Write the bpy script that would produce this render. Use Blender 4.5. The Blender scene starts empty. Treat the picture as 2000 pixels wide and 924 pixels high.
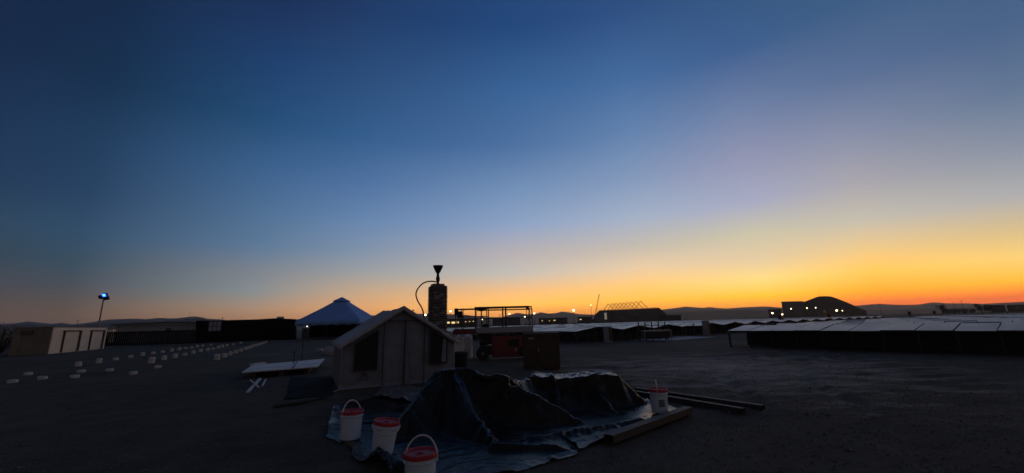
import bpy, math, random
import numpy as np
from mathutils import Vector, Matrix, noise

scene = bpy.context.scene
C = scene.collection
R = math.radians
random.seed(7)

# ------------------------------------------------------------------ camera
EYE = 1.55
FOCAL = 781.0                       # in pixels of the 2000-pixel-wide photograph
PITCH = math.atan(169.5 / 781.0)    # camera looks about 12 degrees up
ROLL = R(1.5)
cam_data = bpy.data.cameras.new('camera')
cam = bpy.data.objects.new('camera', cam_data)
C.objects.link(cam)
cam_data.sensor_width = 36.0
cam_data.lens = 36.0 * FOCAL / 2000.0
cam_data.clip_start = 0.05
cam_data.clip_end = 60000.0
cF = Vector((0, math.cos(PITCH), math.sin(PITCH)))
cR0 = Vector((1, 0, 0))
cU0 = Vector((0, -math.sin(PITCH), math.cos(PITCH)))
cR = cR0 * math.cos(ROLL) - cU0 * math.sin(ROLL)
cU = cU0 * math.cos(ROLL) + cR0 * math.sin(ROLL)
m = Matrix((cR, cU, -cF)).transposed().to_4x4()
m.translation = (0, 0, EYE)
cam.matrix_world = m
scene.camera = cam

# ------------------------------------------------------------------ sky (dusk, sun just set)
SUN_AZ = 34.0                       # degrees to the right of the view axis
EXPOSURE = 2.737
SOFT_SKY = False
SKY_A = [-180, -120, -80, -60, -48, -33, -21, 0, 18, 32, 42, 54, 70, 95, 125, 180]
SKY_E = [0, 1.2, 2.5, 4.5, 7, 10, 14, 19, 25, 32, 40, 55, 90]
SKY = [
 [(0.1949,0.1449,0.1232),(0.2309,0.1680,0.1436),(0.2548,0.1798,0.1516),(0.2447,0.1699,0.1430),(0.2454,0.1671,0.1418),(0.1850,0.1378,0.1278),(0.1498,0.1164,0.1117),(0.1317,0.1032,0.0993),(0.0871,0.0778,0.0852),(0.0890,0.0732,0.0774),(0.0728,0.0635,0.0727),(0.0470,0.0509,0.0728),(0.0295,0.0452,0.0886)],
 [(0.1930,0.1418,0.1196),(0.1616,0.1162,0.0990),(0.1623,0.1165,0.1011),(0.2107,0.1496,0.1294),(0.1537,0.1225,0.1176),(0.1434,0.1171,0.1147),(0.0983,0.0919,0.1052),(0.0570,0.0623,0.0866),(0.0667,0.0658,0.0816),(0.0355,0.0425,0.0670),(0.0325,0.0397,0.0642),(0.0416,0.0474,0.0714),(0.0296,0.0452,0.0887)],
 [(0.1944,0.1311,0.1024),(0.1286,0.0899,0.0745),(0.1056,0.0787,0.0708),(0.0908,0.0788,0.0838),(0.0630,0.0676,0.0822),(0.0494,0.0637,0.0873),(0.0301,0.0483,0.0850),(0.0198,0.0339,0.0741),(0.0191,0.0304,0.0678),(0.0134,0.0246,0.0587),(0.0161,0.0263,0.0579),(0.0241,0.0339,0.0660),(0.0296,0.0452,0.0887)],
 [(0.2218,0.1353,0.0938),(0.1257,0.0840,0.0659),(0.0922,0.0694,0.0612),(0.0553,0.0574,0.0725),(0.0328,0.0481,0.0706),(0.0246,0.0485,0.0857),(0.0135,0.0349,0.0835),(0.0099,0.0255,0.0741),(0.0083,0.0205,0.0644),(0.0065,0.0182,0.0567),(0.0107,0.0205,0.0555),(0.0170,0.0271,0.0639),(0.0296,0.0452,0.0887)],
 [(0.3008,0.1638,0.0923),(0.1865,0.1142,0.0795),(0.1413,0.1021,0.0828),(0.0784,0.0874,0.1056),(0.0407,0.0816,0.1222),(0.0299,0.0787,0.1495),(0.0186,0.0553,0.1273),(0.0137,0.0474,0.1155),(0.0071,0.0305,0.0781),(0.0070,0.0243,0.0705),(0.0100,0.0198,0.0602),(0.0147,0.0255,0.0681),(0.0296,0.0452,0.0887)],
 [(0.5385,0.2443,0.0884),(0.6280,0.3128,0.1520),(0.5166,0.3328,0.2125),(0.2823,0.3165,0.3264),(0.2279,0.2566,0.2998),(0.1164,0.2075,0.3409),(0.0820,0.1725,0.3196),(0.0478,0.1313,0.2887),(0.0175,0.0802,0.1995),(0.0130,0.0527,0.1631),(0.0111,0.0265,0.0913),(0.0137,0.0293,0.0863),(0.0295,0.0452,0.0886)],
 [(0.7756,0.3023,0.0703),(1.0316,0.4448,0.1400),(0.9948,0.4888,0.1926),(0.6929,0.4628,0.2768),(0.3958,0.3975,0.3909),(0.2376,0.3212,0.4403),(0.1475,0.2602,0.4602),(0.0841,0.1810,0.3838),(0.0357,0.1191,0.2874),(0.0253,0.0812,0.2144),(0.0139,0.0467,0.1474),(0.0137,0.0362,0.1091),(0.0295,0.0451,0.0886)],
 [(1.1541,0.3265,0.0341),(1.4292,0.5204,0.0695),(1.7000,0.7775,0.1219),(1.1425,0.6416,0.2607),(0.6344,0.5925,0.5244),(0.5261,0.4797,0.4955),(0.2863,0.3948,0.6032),(0.1792,0.2986,0.5078),(0.0743,0.1711,0.3737),(0.0428,0.1317,0.3202),(0.0163,0.0663,0.2094),(0.0147,0.0466,0.1396),(0.0295,0.0451,0.0886)],
 [(1.5076,0.2987,0.0175),(1.4017,0.4696,0.0278),(1.6378,0.7360,0.0562),(1.3219,0.7522,0.1980),(0.9820,0.7063,0.4277),(0.6193,0.5554,0.4741),(0.4028,0.4790,0.6196),(0.2492,0.3447,0.5391),(0.1358,0.2450,0.4560),(0.0598,0.1564,0.3614),(0.0270,0.0814,0.2338),(0.0204,0.0591,0.1593),(0.0295,0.0451,0.0886)],
 [(1.7000,0.2439,0.0125),(1.6695,0.5021,0.0096),(1.6930,0.8086,0.0201),(1.2761,0.8882,0.2721),(0.9183,0.6970,0.4138),(0.6862,0.6223,0.4287),(0.4213,0.4423,0.5957),(0.3197,0.3317,0.4855),(0.1734,0.2379,0.4103),(0.0499,0.1215,0.2964),(0.0301,0.0896,0.2159),(0.0262,0.0693,0.1622),(0.0295,0.0452,0.0886)],
 [(1.7000,0.1899,0.0141),(1.7000,0.3020,0.0072),(1.5684,0.5957,0.0110),(1.4081,0.7471,0.1109),(1.0096,0.6797,0.2807),(0.6358,0.5797,0.4641),(0.4452,0.4173,0.4516),(0.2750,0.3054,0.4280),(0.1195,0.1817,0.3368),(0.0483,0.1150,0.2518),(0.0322,0.0934,0.2018),(0.0297,0.0736,0.1583),(0.0295,0.0452,0.0887)],
 [(1.5784,0.1491,0.0194),(1.7000,0.2544,0.0109),(1.7000,0.7284,0.0292),(1.1885,0.7934,0.2210),(0.7718,0.5838,0.2899),(0.4658,0.4586,0.4709),(0.2755,0.3168,0.4012),(0.1333,0.1992,0.3187),(0.0671,0.1298,0.2665),(0.0483,0.1103,0.2276),(0.0373,0.0929,0.1925),(0.0331,0.0735,0.1516),(0.0295,0.0452,0.0887)],
 [(0.9753,0.1317,0.0262),(1.4234,0.2427,0.0249),(1.3159,0.4565,0.0516),(0.8357,0.5015,0.1655),(0.5434,0.4133,0.2565),(0.3561,0.3333,0.3381),(0.2102,0.2458,0.3220),(0.1119,0.1696,0.2751),(0.0670,0.1247,0.2408),(0.0508,0.1038,0.2068),(0.0419,0.0871,0.1760),(0.0360,0.0692,0.1402),(0.0295,0.0452,0.0886)],
 [(0.4472,0.1239,0.0447),(0.6947,0.2017,0.0520),(0.7018,0.2591,0.0729),(0.4745,0.2485,0.1155),(0.3568,0.2468,0.1778),(0.2742,0.2290,0.2188),(0.1828,0.1903,0.2300),(0.1172,0.1539,0.2276),(0.0837,0.1273,0.2148),(0.0583,0.0967,0.1761),(0.0463,0.0772,0.1469),(0.0382,0.0611,0.1207),(0.0295,0.0452,0.0886)],
 [(0.2526,0.1240,0.0726),(0.3821,0.1681,0.0834),(0.4017,0.1833,0.0948),(0.3024,0.1613,0.1040),(0.2651,0.1753,0.1380),(0.2262,0.1737,0.1593),(0.1664,0.1529,0.1685),(0.1195,0.1329,0.1739),(0.0955,0.1167,0.1695),(0.0644,0.0854,0.1357),(0.0503,0.0676,0.1148),(0.0402,0.0543,0.0998),(0.0295,0.0452,0.0886)],
 [(0.1949,0.1449,0.1232),(0.2309,0.1680,0.1436),(0.2548,0.1798,0.1516),(0.2447,0.1699,0.1430),(0.2454,0.1671,0.1418),(0.1850,0.1378,0.1278),(0.1498,0.1164,0.1117),(0.1317,0.1032,0.0993),(0.0871,0.0778,0.0852),(0.0890,0.0732,0.0774),(0.0728,0.0635,0.0727),(0.0470,0.0509,0.0728),(0.0295,0.0452,0.0886)],
]
world = bpy.data.worlds.new('World')
scene.world = world
world.use_nodes = True
wt = world.node_tree
wn, wl = wt.nodes, wt.links
bg = wn['Background']


def wmath(op, a, b=None, clamp=False):
    n = wn.new('ShaderNodeMath'); n.operation = op; n.use_clamp = clamp
    for i, v in enumerate((a, b)):
        if v is None: continue
        if isinstance(v, (int, float)): n.inputs[i].default_value = v
        else: wl.new(v, n.inputs[i])
    return n.outputs[0]


tc = wn.new('ShaderNodeTexCoord')
sep = wn.new('ShaderNodeSeparateXYZ')
wl.new(tc.outputs['Generated'], sep.inputs[0])
dx, dy, dz = sep.outputs
elev = wmath('MULTIPLY', wmath('ARCSINE', dz), 180 / math.pi)
efac = wmath('POWER', wmath('DIVIDE', wmath('MAXIMUM', elev, 0.0), 90.0), 0.5)
azim = wmath('MULTIPLY', wmath('ARCTAN2', dx, dy), 180 / math.pi)      # degrees, clockwise from the view axis
cur = None
for i, row in enumerate(SKY):
    rp = wn.new('ShaderNodeValToRGB')
    wl.new(efac, rp.inputs[0])
    el = rp.color_ramp.elements
    el[0].position = 0.0; el[0].color = (*row[0], 1)
    el[1].position = 1.0; el[1].color = (*row[-1], 1)
    for e, c in list(zip(SKY_E, row))[1:-1]:
        q = el.new(math.sqrt(e / 90.0)); q.color = (*c, 1)
    if cur is None:
        cur = rp.outputs[0]
    else:
        f = wmath('DIVIDE', wmath('SUBTRACT', azim, SKY_A[i - 1]), SKY_A[i] - SKY_A[i - 1], clamp=True)
        f = wmath('MULTIPLY', wmath('MULTIPLY', f, f), wmath('SUBTRACT', 3.0, wmath('MULTIPLY', f, 2.0))) if SOFT_SKY else f
        mx = wn.new('ShaderNodeMix'); mx.data_type = 'RGBA'
        wl.new(f, mx.inputs['Factor']); wl.new(cur, mx.inputs['A']); wl.new(rp.outputs[0], mx.inputs['B'])
        cur = mx.outputs['Result']
nish = wn.new('ShaderNodeTexSky')
nish.sky_type = 'NISHITA'
nish.sun_disc = False
nish.sun_elevation = R(-3.0)
nish.sun_rotation = R(SUN_AZ)
nish.ozone_density = 1.5
mx = wn.new('ShaderNodeMix'); mx.data_type = 'RGBA'
mx.inputs['Factor'].default_value = 0.06
wl.new(cur, mx.inputs['A']); wl.new(nish.outputs[0], mx.inputs['B'])
wl.new(mx.outputs['Result'], bg.inputs['Color'])
bg.inputs['Strength'].default_value = 0.15
vs = scene.view_settings
vs.view_transform = 'Standard'
vs.look = 'None'
vs.gamma = 1.0
vs.use_curve_mapping = False
vs.exposure = EXPOSURE
scene.cycles.max_bounces = 6
scene.cycles.use_denoising = True

# ------------------------------------------------------------------ helpers


def ray(px, py):
    return cF * FOCAL + cR * (px - 1000) + cU * (462 - py)


def G(px, py, z=0.0):
    """where the sight line of a photo pixel meets height z"""
    d = ray(px, py)
    return Vector((0, 0, EYE)) + d * ((z - EYE) / d.z)


def at(px, py, Y):
    d = ray(px, py)
    return Vector((0, 0, EYE)) + d * (Y / d.y)


def project(p):
    q = Vector(p) - Vector((0, 0, EYE))
    k = q.dot(cF)
    return 1000 + FOCAL * q.dot(cR) / k, 462 - FOCAL * q.dot(cU) / k


class MB:
    def __init__(s):
        s.v = []; s.f = []

    def add(s, vs_, fs):
        o = len(s.v)
        s.v += [tuple(v) for v in vs_]
        s.f += [tuple(i + o for i in f) for f in fs]
        return s

    def box(s, c, size, rz=0.0, mat=None):
        hx, hy, hz = size[0] / 2, size[1] / 2, size[2] / 2
        vv = [Vector((x, y, z)) for z in (-hz, hz) for y in (-hy, hy) for x in (-hx, hx)]
        M_ = mat if mat is not None else Matrix.Translation(c) @ Matrix.Rotation(rz, 4, 'Z')
        return s.add([M_ @ v for v in vv], [(0, 2, 3, 1), (4, 5, 7, 6), (0, 1, 5, 4), (2, 6, 7, 3), (0, 4, 6, 2), (1, 3, 7, 5)])

    def beam(s, a, b, w, h, up=(0, 0, 1)):
        a = Vector(a); b = Vector(b)
        d = (b - a).normalized()
        up = Vector(up)
        if abs(d.dot(up)) > 0.99: up = Vector((0, 1, 0))
        x = d.cross(up).normalized(); z = x.cross(d)
        vv = []
        for p in (a, b):
            for sx, sz in ((-1, -1), (1, -1), (1, 1), (-1, 1)):
                vv.append(p + x * sx * w / 2 + z * sz * h / 2)
        return s.add(vv, [(0, 1, 2, 3), (7, 6, 5, 4), (0, 4, 5, 1), (1, 5, 6, 2), (2, 6, 7, 3), (3, 7, 4, 0)])

    def tube(s, path, r, n=8, caps=True):
        path = [Vector(p) for p in path]
        rr = r if isinstance(r, (list, tuple)) else [r] * len(path)
        vv = []; ff = []
        prev = None
        for i, p in enumerate(path):
            a = path[max(i - 1, 0)]; b = path[min(i + 1, len(path) - 1)]
            d = (b - a).normalized()
            if prev is None:
                up = Vector((0, 0, 1)) if abs(d.z) < 0.9 else Vector((0, 1, 0))
                x = d.cross(up).normalized()
            else:
                x = (prev - d * prev.dot(d)).normalized()
            prev = x
            y = d.cross(x)
            for k in range(n):
                t = 2 * math.pi * k / n
                vv.append(p + (x * math.cos(t) + y * math.sin(t)) * rr[i])
        for i in range(len(path) - 1):
            for k in range(n):
                k2 = (k + 1) % n
                ff.append((i * n + k, i * n + k2, (i + 1) * n + k2, (i + 1) * n + k))
        if caps:
            ff.append(tuple(range(n - 1, -1, -1)))
            ff.append(tuple((len(path) - 1) * n + k for k in range(n)))
        return s.add(vv, ff)

    def lathe(s, prof, n=32, c=(0, 0, 0), phase=0.0):
        c = Vector(c)
        vv = []; ff = []
        for r, z in prof:
            for k in range(n):
                t = 2 * math.pi * k / n + phase
                vv.append(c + Vector((r * math.cos(t), r * math.sin(t), z)))
        for i in range(len(prof) - 1):
            for k in range(n):
                k2 = (k + 1) % n
                ff.append((i * n + k, i * n + k2, (i + 1) * n + k2, (i + 1) * n + k))
        if prof[0][0] > 1e-4: ff.append(tuple(range(n - 1, -1, -1)))
        if prof[-1][0] > 1e-4: ff.append(tuple((len(prof) - 1) * n + k for k in range(n)))
        return s.add(vv, ff)

    def prism(s, poly, vec):
        """polygon (3-D points) pushed along vec"""
        vec = Vector(vec)
        n = len(poly)
        vv = [Vector(p) for p in poly] + [Vector(p) + vec for p in poly]
        ff = [tuple(range(n - 1, -1, -1)), tuple(range(n, 2 * n))]
        for i in range(n):
            j = (i + 1) % n
            ff.append((i, j, n + j, n + i))
        return s.add(vv, ff)

    def mesh(s, name, smooth=False, mat=None):
        me = bpy.data.meshes.new(name)
        me.from_pydata(s.v, [], s.f)
        me.validate()
        import bmesh
        bm = bmesh.new(); bm.from_mesh(me)
        bmesh.ops.recalc_face_normals(bm, faces=bm.faces)
        bm.to_mesh(me); bm.free()
        if smooth:
            me.polygons.foreach_set('use_smooth', [True] * len(me.polygons))
            try: me.set_sharp_from_angle(angle=R(40))
            except Exception: pass
        if mat: me.materials.append(mat)
        me.update()
        return me

    def build(s, name, mat, parent=None, smooth=False, loc=None):
        return link(name, s.mesh(name, smooth, mat), parent, loc)


def link(name, me, parent=None, loc=None):
    o = bpy.data.objects.new(name, me)
    C.objects.link(o)
    if parent is not None: o.parent = parent
    if loc is not None: o.location = loc
    return o


def tag(o, label=None, cat=None, group=None, kind=None):
    if label: o['label'] = label
    if cat: o['category'] = cat
    if group: o['group'] = group
    if kind: o['kind'] = kind
    return o


def thing(name, label, cat, loc=(0, 0, 0), rz=0.0, group=None):
    o = link(name, None)
    o.location = loc
    o.rotation_euler = (0, 0, rz)
    return tag(o, label, cat, group)


def bevel(o, w, seg=2):
    b = o.modifiers.new('bevel', 'BEVEL'); b.width = w; b.segments = seg; b.limit_method = 'ANGLE'
    return o


ORD = ['first', 'second', 'third', 'fourth', 'fifth', 'sixth', 'seventh', 'eighth', 'ninth', 'tenth', 'eleventh', 'twelfth', 'thirteenth',
       'fourteenth', 'fifteenth', 'sixteenth', 'seventeenth', 'eighteenth', 'nineteenth', 'twentieth', 'twenty-first', 'twenty-second']

# ------------------------------------------------------------------ materials


def mat(name, col, rough=0.8, metal=0.0, var=0.25, scale=6.0, bump=0.0, bscale=40.0, spec=0.5, dist=0.01, col2=None, detail=5.0):
    m_ = bpy.data.materials.new(name)
    m_.use_nodes = True
    nt = m_.node_tree; N = nt.nodes; L = nt.links
    b = N['Principled BSDF']
    b.inputs['Roughness'].default_value = rough
    b.inputs['Metallic'].default_value = metal
    b.inputs['Specular IOR Level'].default_value = spec
    t = N.new('ShaderNodeTexCoord')
    nz = N.new('ShaderNodeTexNoise'); nz.inputs['Scale'].default_value = scale; nz.inputs['Detail'].default_value = detail
    nz.inputs['Roughness'].default_value = 0.65
    L.new(t.outputs['Object'], nz.inputs['Vector'])
    rp = N.new('ShaderNodeValToRGB')
    c1 = tuple(max(0, c * (1 - var)) for c in col); c2 = col2 or tuple(min(1, c * (1 + var)) for c in col)
    rp.color_ramp.elements[0].position = 0.3; rp.color_ramp.elements[0].color = (*c1, 1)
    rp.color_ramp.elements[1].position = 0.7; rp.color_ramp.elements[1].color = (*c2, 1)
    L.new(nz.outputs['Fac'], rp.inputs[0]); L.new(rp.outputs[0], b.inputs['Base Color'])
    rr = N.new('ShaderNodeMapRange'); rr.inputs['To Min'].default_value = max(0.02, rough - 0.1); rr.inputs['To Max'].default_value = min(1, rough + 0.1)
    L.new(nz.outputs['Fac'], rr.inputs['Value']); L.new(rr.outputs[0], b.inputs['Roughness'])
    if bump:
        n2 = N.new('ShaderNodeTexNoise'); n2.inputs['Scale'].default_value = bscale; n2.inputs['Detail'].default_value = 6
        L.new(t.outputs['Object'], n2.inputs['Vector'])
        bp = N.new('ShaderNodeBump'); bp.inputs['Strength'].default_value = bump; bp.inputs['Distance'].default_value = dist
        L.new(n2.outputs['Fac'], bp.inputs['Height']); L.new(bp.outputs[0], b.inputs['Normal'])
    return m_


def emit(name, col, strength):
    m_ = bpy.data.materials.new(name)
    m_.use_nodes = True
    b = m_.node_tree.nodes['Principled BSDF']
    b.inputs['Base Color'].default_value = (0.8, 0.8, 0.8, 1)
    b.inputs['Emission Color'].default_value = (*col, 1)
    b.inputs['Emission Strength'].default_value = strength
    return m_


M = {}
M['metal_dark'] = mat('dark_steel', (0.03, 0.03, 0.032), 0.5, 0.6, 0.3)
M['metal_grey'] = mat('galvanised_steel', (0.22, 0.22, 0.23), 0.5, 0.7, 0.25, 8)
M['red_paint'] = mat('red_machine_paint', (0.12, 0.015, 0.018), 0.5, 0, 0.3, 5)
M['rubber'] = mat('black_rubber', (0.012, 0.012, 0.012), 0.8, 0, 0.3, 10)
M['white_plastic'] = mat('white_pail_plastic', (0.44, 0.52, 0.62), 0.4, 0, 0.08, 5)
M['red_plastic'] = mat('red_lid_plastic', (0.30, 0.008, 0.022), 0.6, 0, 0.15, 6)
M['bail'] = mat('white_handle_plastic', (0.50, 0.49, 0.48), 0.45, 0, 0.08, 9)
M['label_blue'] = mat('faded_blue_print', (0.09, 0.10, 0.16), 0.6, 0, 0.4, 30)
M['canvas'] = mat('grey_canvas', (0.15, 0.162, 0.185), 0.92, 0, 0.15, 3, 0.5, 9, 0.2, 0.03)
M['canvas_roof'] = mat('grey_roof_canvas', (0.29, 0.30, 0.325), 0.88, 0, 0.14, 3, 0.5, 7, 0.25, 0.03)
M['canvas_trim'] = mat('dark_canvas_trim', (0.03, 0.03, 0.032), 0.9, 0, 0.2, 5)
M['mesh_window'] = mat('black_insect_mesh', (0.010, 0.010, 0.012), 0.95, 0, 0.3, 60)
M['blue_tent'] = mat('blue_tent_fabric', (0.16, 0.30, 0.62), 0.85, 0, 0.10, 0.6, 0.3, 1.2, 0.2, 0.05)
M['concrete'] = mat('pale_concrete', (0.40, 0.39, 0.36), 0.9, 0, 0.22, 7, 0.4, 30)
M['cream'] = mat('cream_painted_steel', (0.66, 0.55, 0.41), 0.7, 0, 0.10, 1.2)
M['cream_side'] = mat('darker_steel_wall', (0.16, 0.14, 0.115), 0.75, 0, 0.2, 1.2)  # darker tone for the container's side and ribs and for the roofs
M['grey_wall'] = mat('grey_metal_siding', (0.26, 0.27, 0.30), 0.7, 0, 0.12, 0.5)
M['black_wall'] = mat('black_screen_wall', (0.006, 0.006, 0.007), 0.9, 0, 0.3, 0.6, spec=0.1)
M['window_dark'] = mat('dark_glass', (0.01, 0.011, 0.014), 0.15, 0, 0.2, 3)
M['pale_panel'] = mat('pale_panel', (0.22, 0.23, 0.26), 0.7, 0, 0.15, 2)
M['timber'] = mat('white_painted_board', (0.54, 0.51, 0.48), 0.6, 0, 0.15, 3, 0.2, 20)
M['plywood'] = mat('brown_plywood', (0.042, 0.028, 0.02), 0.8, 0, 0.3, 3, 0.3, 25)
M['rust'] = mat('brown_rusty_steel', (0.038, 0.030, 0.028), 0.65, 0.2, 0.35, 14, 0.3, 60)
M['brick'] = mat('dark_brick', (0.045, 0.042, 0.042), 0.85, 0, 0.6, 9, 0.4, 40)
M['brick_mid'] = mat('grey_brick', (0.085, 0.08, 0.08), 0.85, 0, 0.4, 9, 0.4, 40)
M['brick_pale'] = mat('pale_brick', (0.20, 0.195, 0.195), 0.85, 0, 0.3, 9, 0.4, 40)
M['mortar'] = mat('mortar', (0.22, 0.215, 0.215), 0.95, 0, 0.2, 20)
M['hose'] = mat('grey_hose', (0.10, 0.09, 0.085), 0.5, 0, 0.2, 10)
M['bulk_bag'] = mat('white_woven_bag', (0.80, 0.80, 0.80), 0.85, 0, 0.12, 4, 0.6, 8, 0.3, 0.05)
M['ground_sheet'] = mat('dark_blue_sheet', (0.016, 0.018, 0.024), 0.95, 0, 0.3, 4, 0.5, 9, 0.05, 0.03)
M['clear_plastic'] = mat('crumpled_plastic', (0.11, 0.11, 0.115), 0.3, 0, 0.3, 6, 0.7, 24, 0.5, 0.02)
M['building_far'] = mat('far_building_wall', (0.05, 0.045, 0.045), 0.85, 0, 0.15, 0.05)
M['building_far2'] = mat('far_building_siding', (0.075, 0.07, 0.075), 0.85, 0, 0.15, 0.05)
M['bark'] = mat('bark', (0.04, 0.03, 0.025), 0.9, 0, 0.3, 8)
M['leaf'] = mat('leaf', (0.035, 0.045, 0.02), 0.7, 0, 0.4, 3)
M['lamp_warm'] = emit('lamp_warm', (1.0, 0.70, 0.32), 0.9)
M['lamp_white'] = emit('lamp_white', (1.0, 0.78, 0.42), 1.1)
M['lamp_blue'] = emit('lamp_blue', (0.010, 0.11, 1.0), 0.45)
M['lamp_dim'] = emit('lamp_dim', (1.0, 0.92, 0.8), 0.35)
M['lamp_cyan'] = emit('lamp_cyan', (0.10, 0.42, 1.0), 0.6)
M['lit_window'] = emit('lit_window', (1.0, 0.72, 0.3), 0.14)
M['pillar_glow'] = emit('pillar_glow', (1.0, 0.85, 0.55), 0.02)  # faint emission in place of light falling on the warehouse pillar


def tarp_material():
    m_ = bpy.data.materials.new('black_plastic_tarp'); m_.use_nodes = True
    nt = m_.node_tree; N = nt.nodes; L = nt.links
    b = N['Principled BSDF']
    b.inputs['Base Color'].default_value = (0.010, 0.011, 0.014, 1)
    b.inputs['IOR'].default_value = 1.25
    b.inputs['Specular Tint'].default_value = (1.0, 0.84, 0.70, 1)
    b.inputs['Specular IOR Level'].default_value = 0.5
    t = N.new('ShaderNodeTexCoord')
    # crumpled facets: two scales of Voronoi distance plus noise
    heights = []
    for sc_, wgt in ((4.0, 1.0), (9.0, 0.6), (21.0, 0.3)):
        nz = N.new('ShaderNodeTexNoise'); nz.inputs['Scale'].default_value = sc_ * 0.7; nz.inputs['Detail'].default_value = 3
        L.new(t.outputs['Object'], nz.inputs['Vector'])
        va = N.new('ShaderNodeVectorMath'); va.operation = 'MULTIPLY_ADD'
        va.inputs[1].default_value = (0.22, 0.22, 0.22)
        L.new(nz.outputs['Color'], va.inputs[0]); L.new(t.outputs['Object'], va.inputs[2])
        vo = N.new('ShaderNodeTexVoronoi'); vo.feature = 'DISTANCE_TO_EDGE'; vo.inputs['Scale'].default_value = sc_
        L.new(va.outputs[0], vo.inputs['Vector'])
        mm = N.new('ShaderNodeMath'); mm.operation = 'MULTIPLY'; mm.inputs[1].default_value = wgt
        L.new(vo.outputs['Distance'], mm.inputs[0]); heights.append(mm.outputs[0])
    s1 = N.new('ShaderNodeMath'); s1.operation = 'ADD'; L.new(heights[0], s1.inputs[0]); L.new(heights[1], s1.inputs[1])
    s2 = N.new('ShaderNodeMath'); s2.operation = 'ADD'; L.new(s1.outputs[0], s2.inputs[0]); L.new(heights[2], s2.inputs[1])
    bp = N.new('ShaderNodeBump'); bp.inputs['Strength'].default_value = 0.4; bp.inputs['Distance'].default_value = 0.02
    L.new(s2.outputs[0], bp.inputs['Height']); L.new(bp.outputs[0], b.inputs['Normal'])
    nr = N.new('ShaderNodeTexNoise'); nr.inputs['Scale'].default_value = 2.2; nr.inputs['Detail'].default_value = 6
    L.new(t.outputs['Object'], nr.inputs['Vector'])
    mr = N.new('ShaderNodeMapRange'); mr.inputs['From Min'].default_value = 0.35; mr.inputs['From Max'].default_value = 0.65
    mr.inputs['To Min'].default_value = 0.17; mr.inputs['To Max'].default_value = 0.38
    L.new(nr.outputs['Fac'], mr.inputs['Value']); L.new(mr.outputs[0], b.inputs['Roughness'])
    # dust
    rp = N.new('ShaderNodeValToRGB')
    rp.color_ramp.elements[0].position = 0.45; rp.color_ramp.elements[0].color = (0.010, 0.009, 0.008, 1)
    rp.color_ramp.elements[1].position = 0.75; rp.color_ramp.elements[1].color = (0.030, 0.026, 0.022, 1)
    L.new(nr.outputs['Fac'], rp.inputs[0]); L.new(rp.outputs[0], b.inputs['Base Color'])
    return m_


M['tarp'] = tarp_material()


def panel_material():
    m_ = bpy.data.materials.new('solar_glass'); m_.use_nodes = True
    nt = m_.node_tree; N = nt.nodes; L = nt.links
    b = N['Principled BSDF']
    t = N.new('ShaderNodeTexCoord')
    ge = N.new('ShaderNodeNewGeometry')
    br = N.new('ShaderNodeTexBrick'); br.offset = 0.0
    br.inputs['Scale'].default_value = 1.0
    br.inputs['Brick Width'].default_value = 0.165; br.inputs['Row Height'].default_value = 0.165; br.inputs['Mortar Size'].default_value = 0.004
    br.inputs['Color1'].default_value = (0.008, 0.010, 0.020, 1); br.inputs['Color2'].default_value = (0.010, 0.012, 0.024, 1)
    br.inputs['Mortar'].default_value = (0.05, 0.05, 0.055, 1)
    L.new(t.outputs['Object'], br.inputs['Vector'])
    nz = N.new('ShaderNodeTexNoise'); nz.inputs['Scale'].default_value = 1.4; nz.inputs['Detail'].default_value = 6
    L.new(ge.outputs['Position'], nz.inputs['Vector'])
    du = N.new('ShaderNodeMix'); du.data_type = 'RGBA'
    mf = N.new('ShaderNodeMapRange'); mf.inputs['From Min'].default_value = 0.4; mf.inputs['From Max'].default_value = 0.75; mf.inputs['To Min'].default_value = 0.15; mf.inputs['To Max'].default_value = 0.65
    L.new(nz.outputs['Fac'], mf.inputs['Value']); L.new(mf.outputs[0], du.inputs['Factor'])
    L.new(br.outputs['Color'], du.inputs['A']); du.inputs['B'].default_value = (0.34, 0.27, 0.22, 1)
    L.new(du.outputs['Result'], b.inputs['Base Color'])
    mr = N.new('ShaderNodeMapRange'); mr.inputs['To Min'].default_value = 0.22; mr.inputs['To Max'].default_value = 0.44
    L.new(nz.outputs['Fac'], mr.inputs['Value']); L.new(mr.outputs[0], b.inputs['Roughness'])
    b.inputs['Specular IOR Level'].default_value = 0.6
    return m_


M['panel'] = panel_material()


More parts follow.
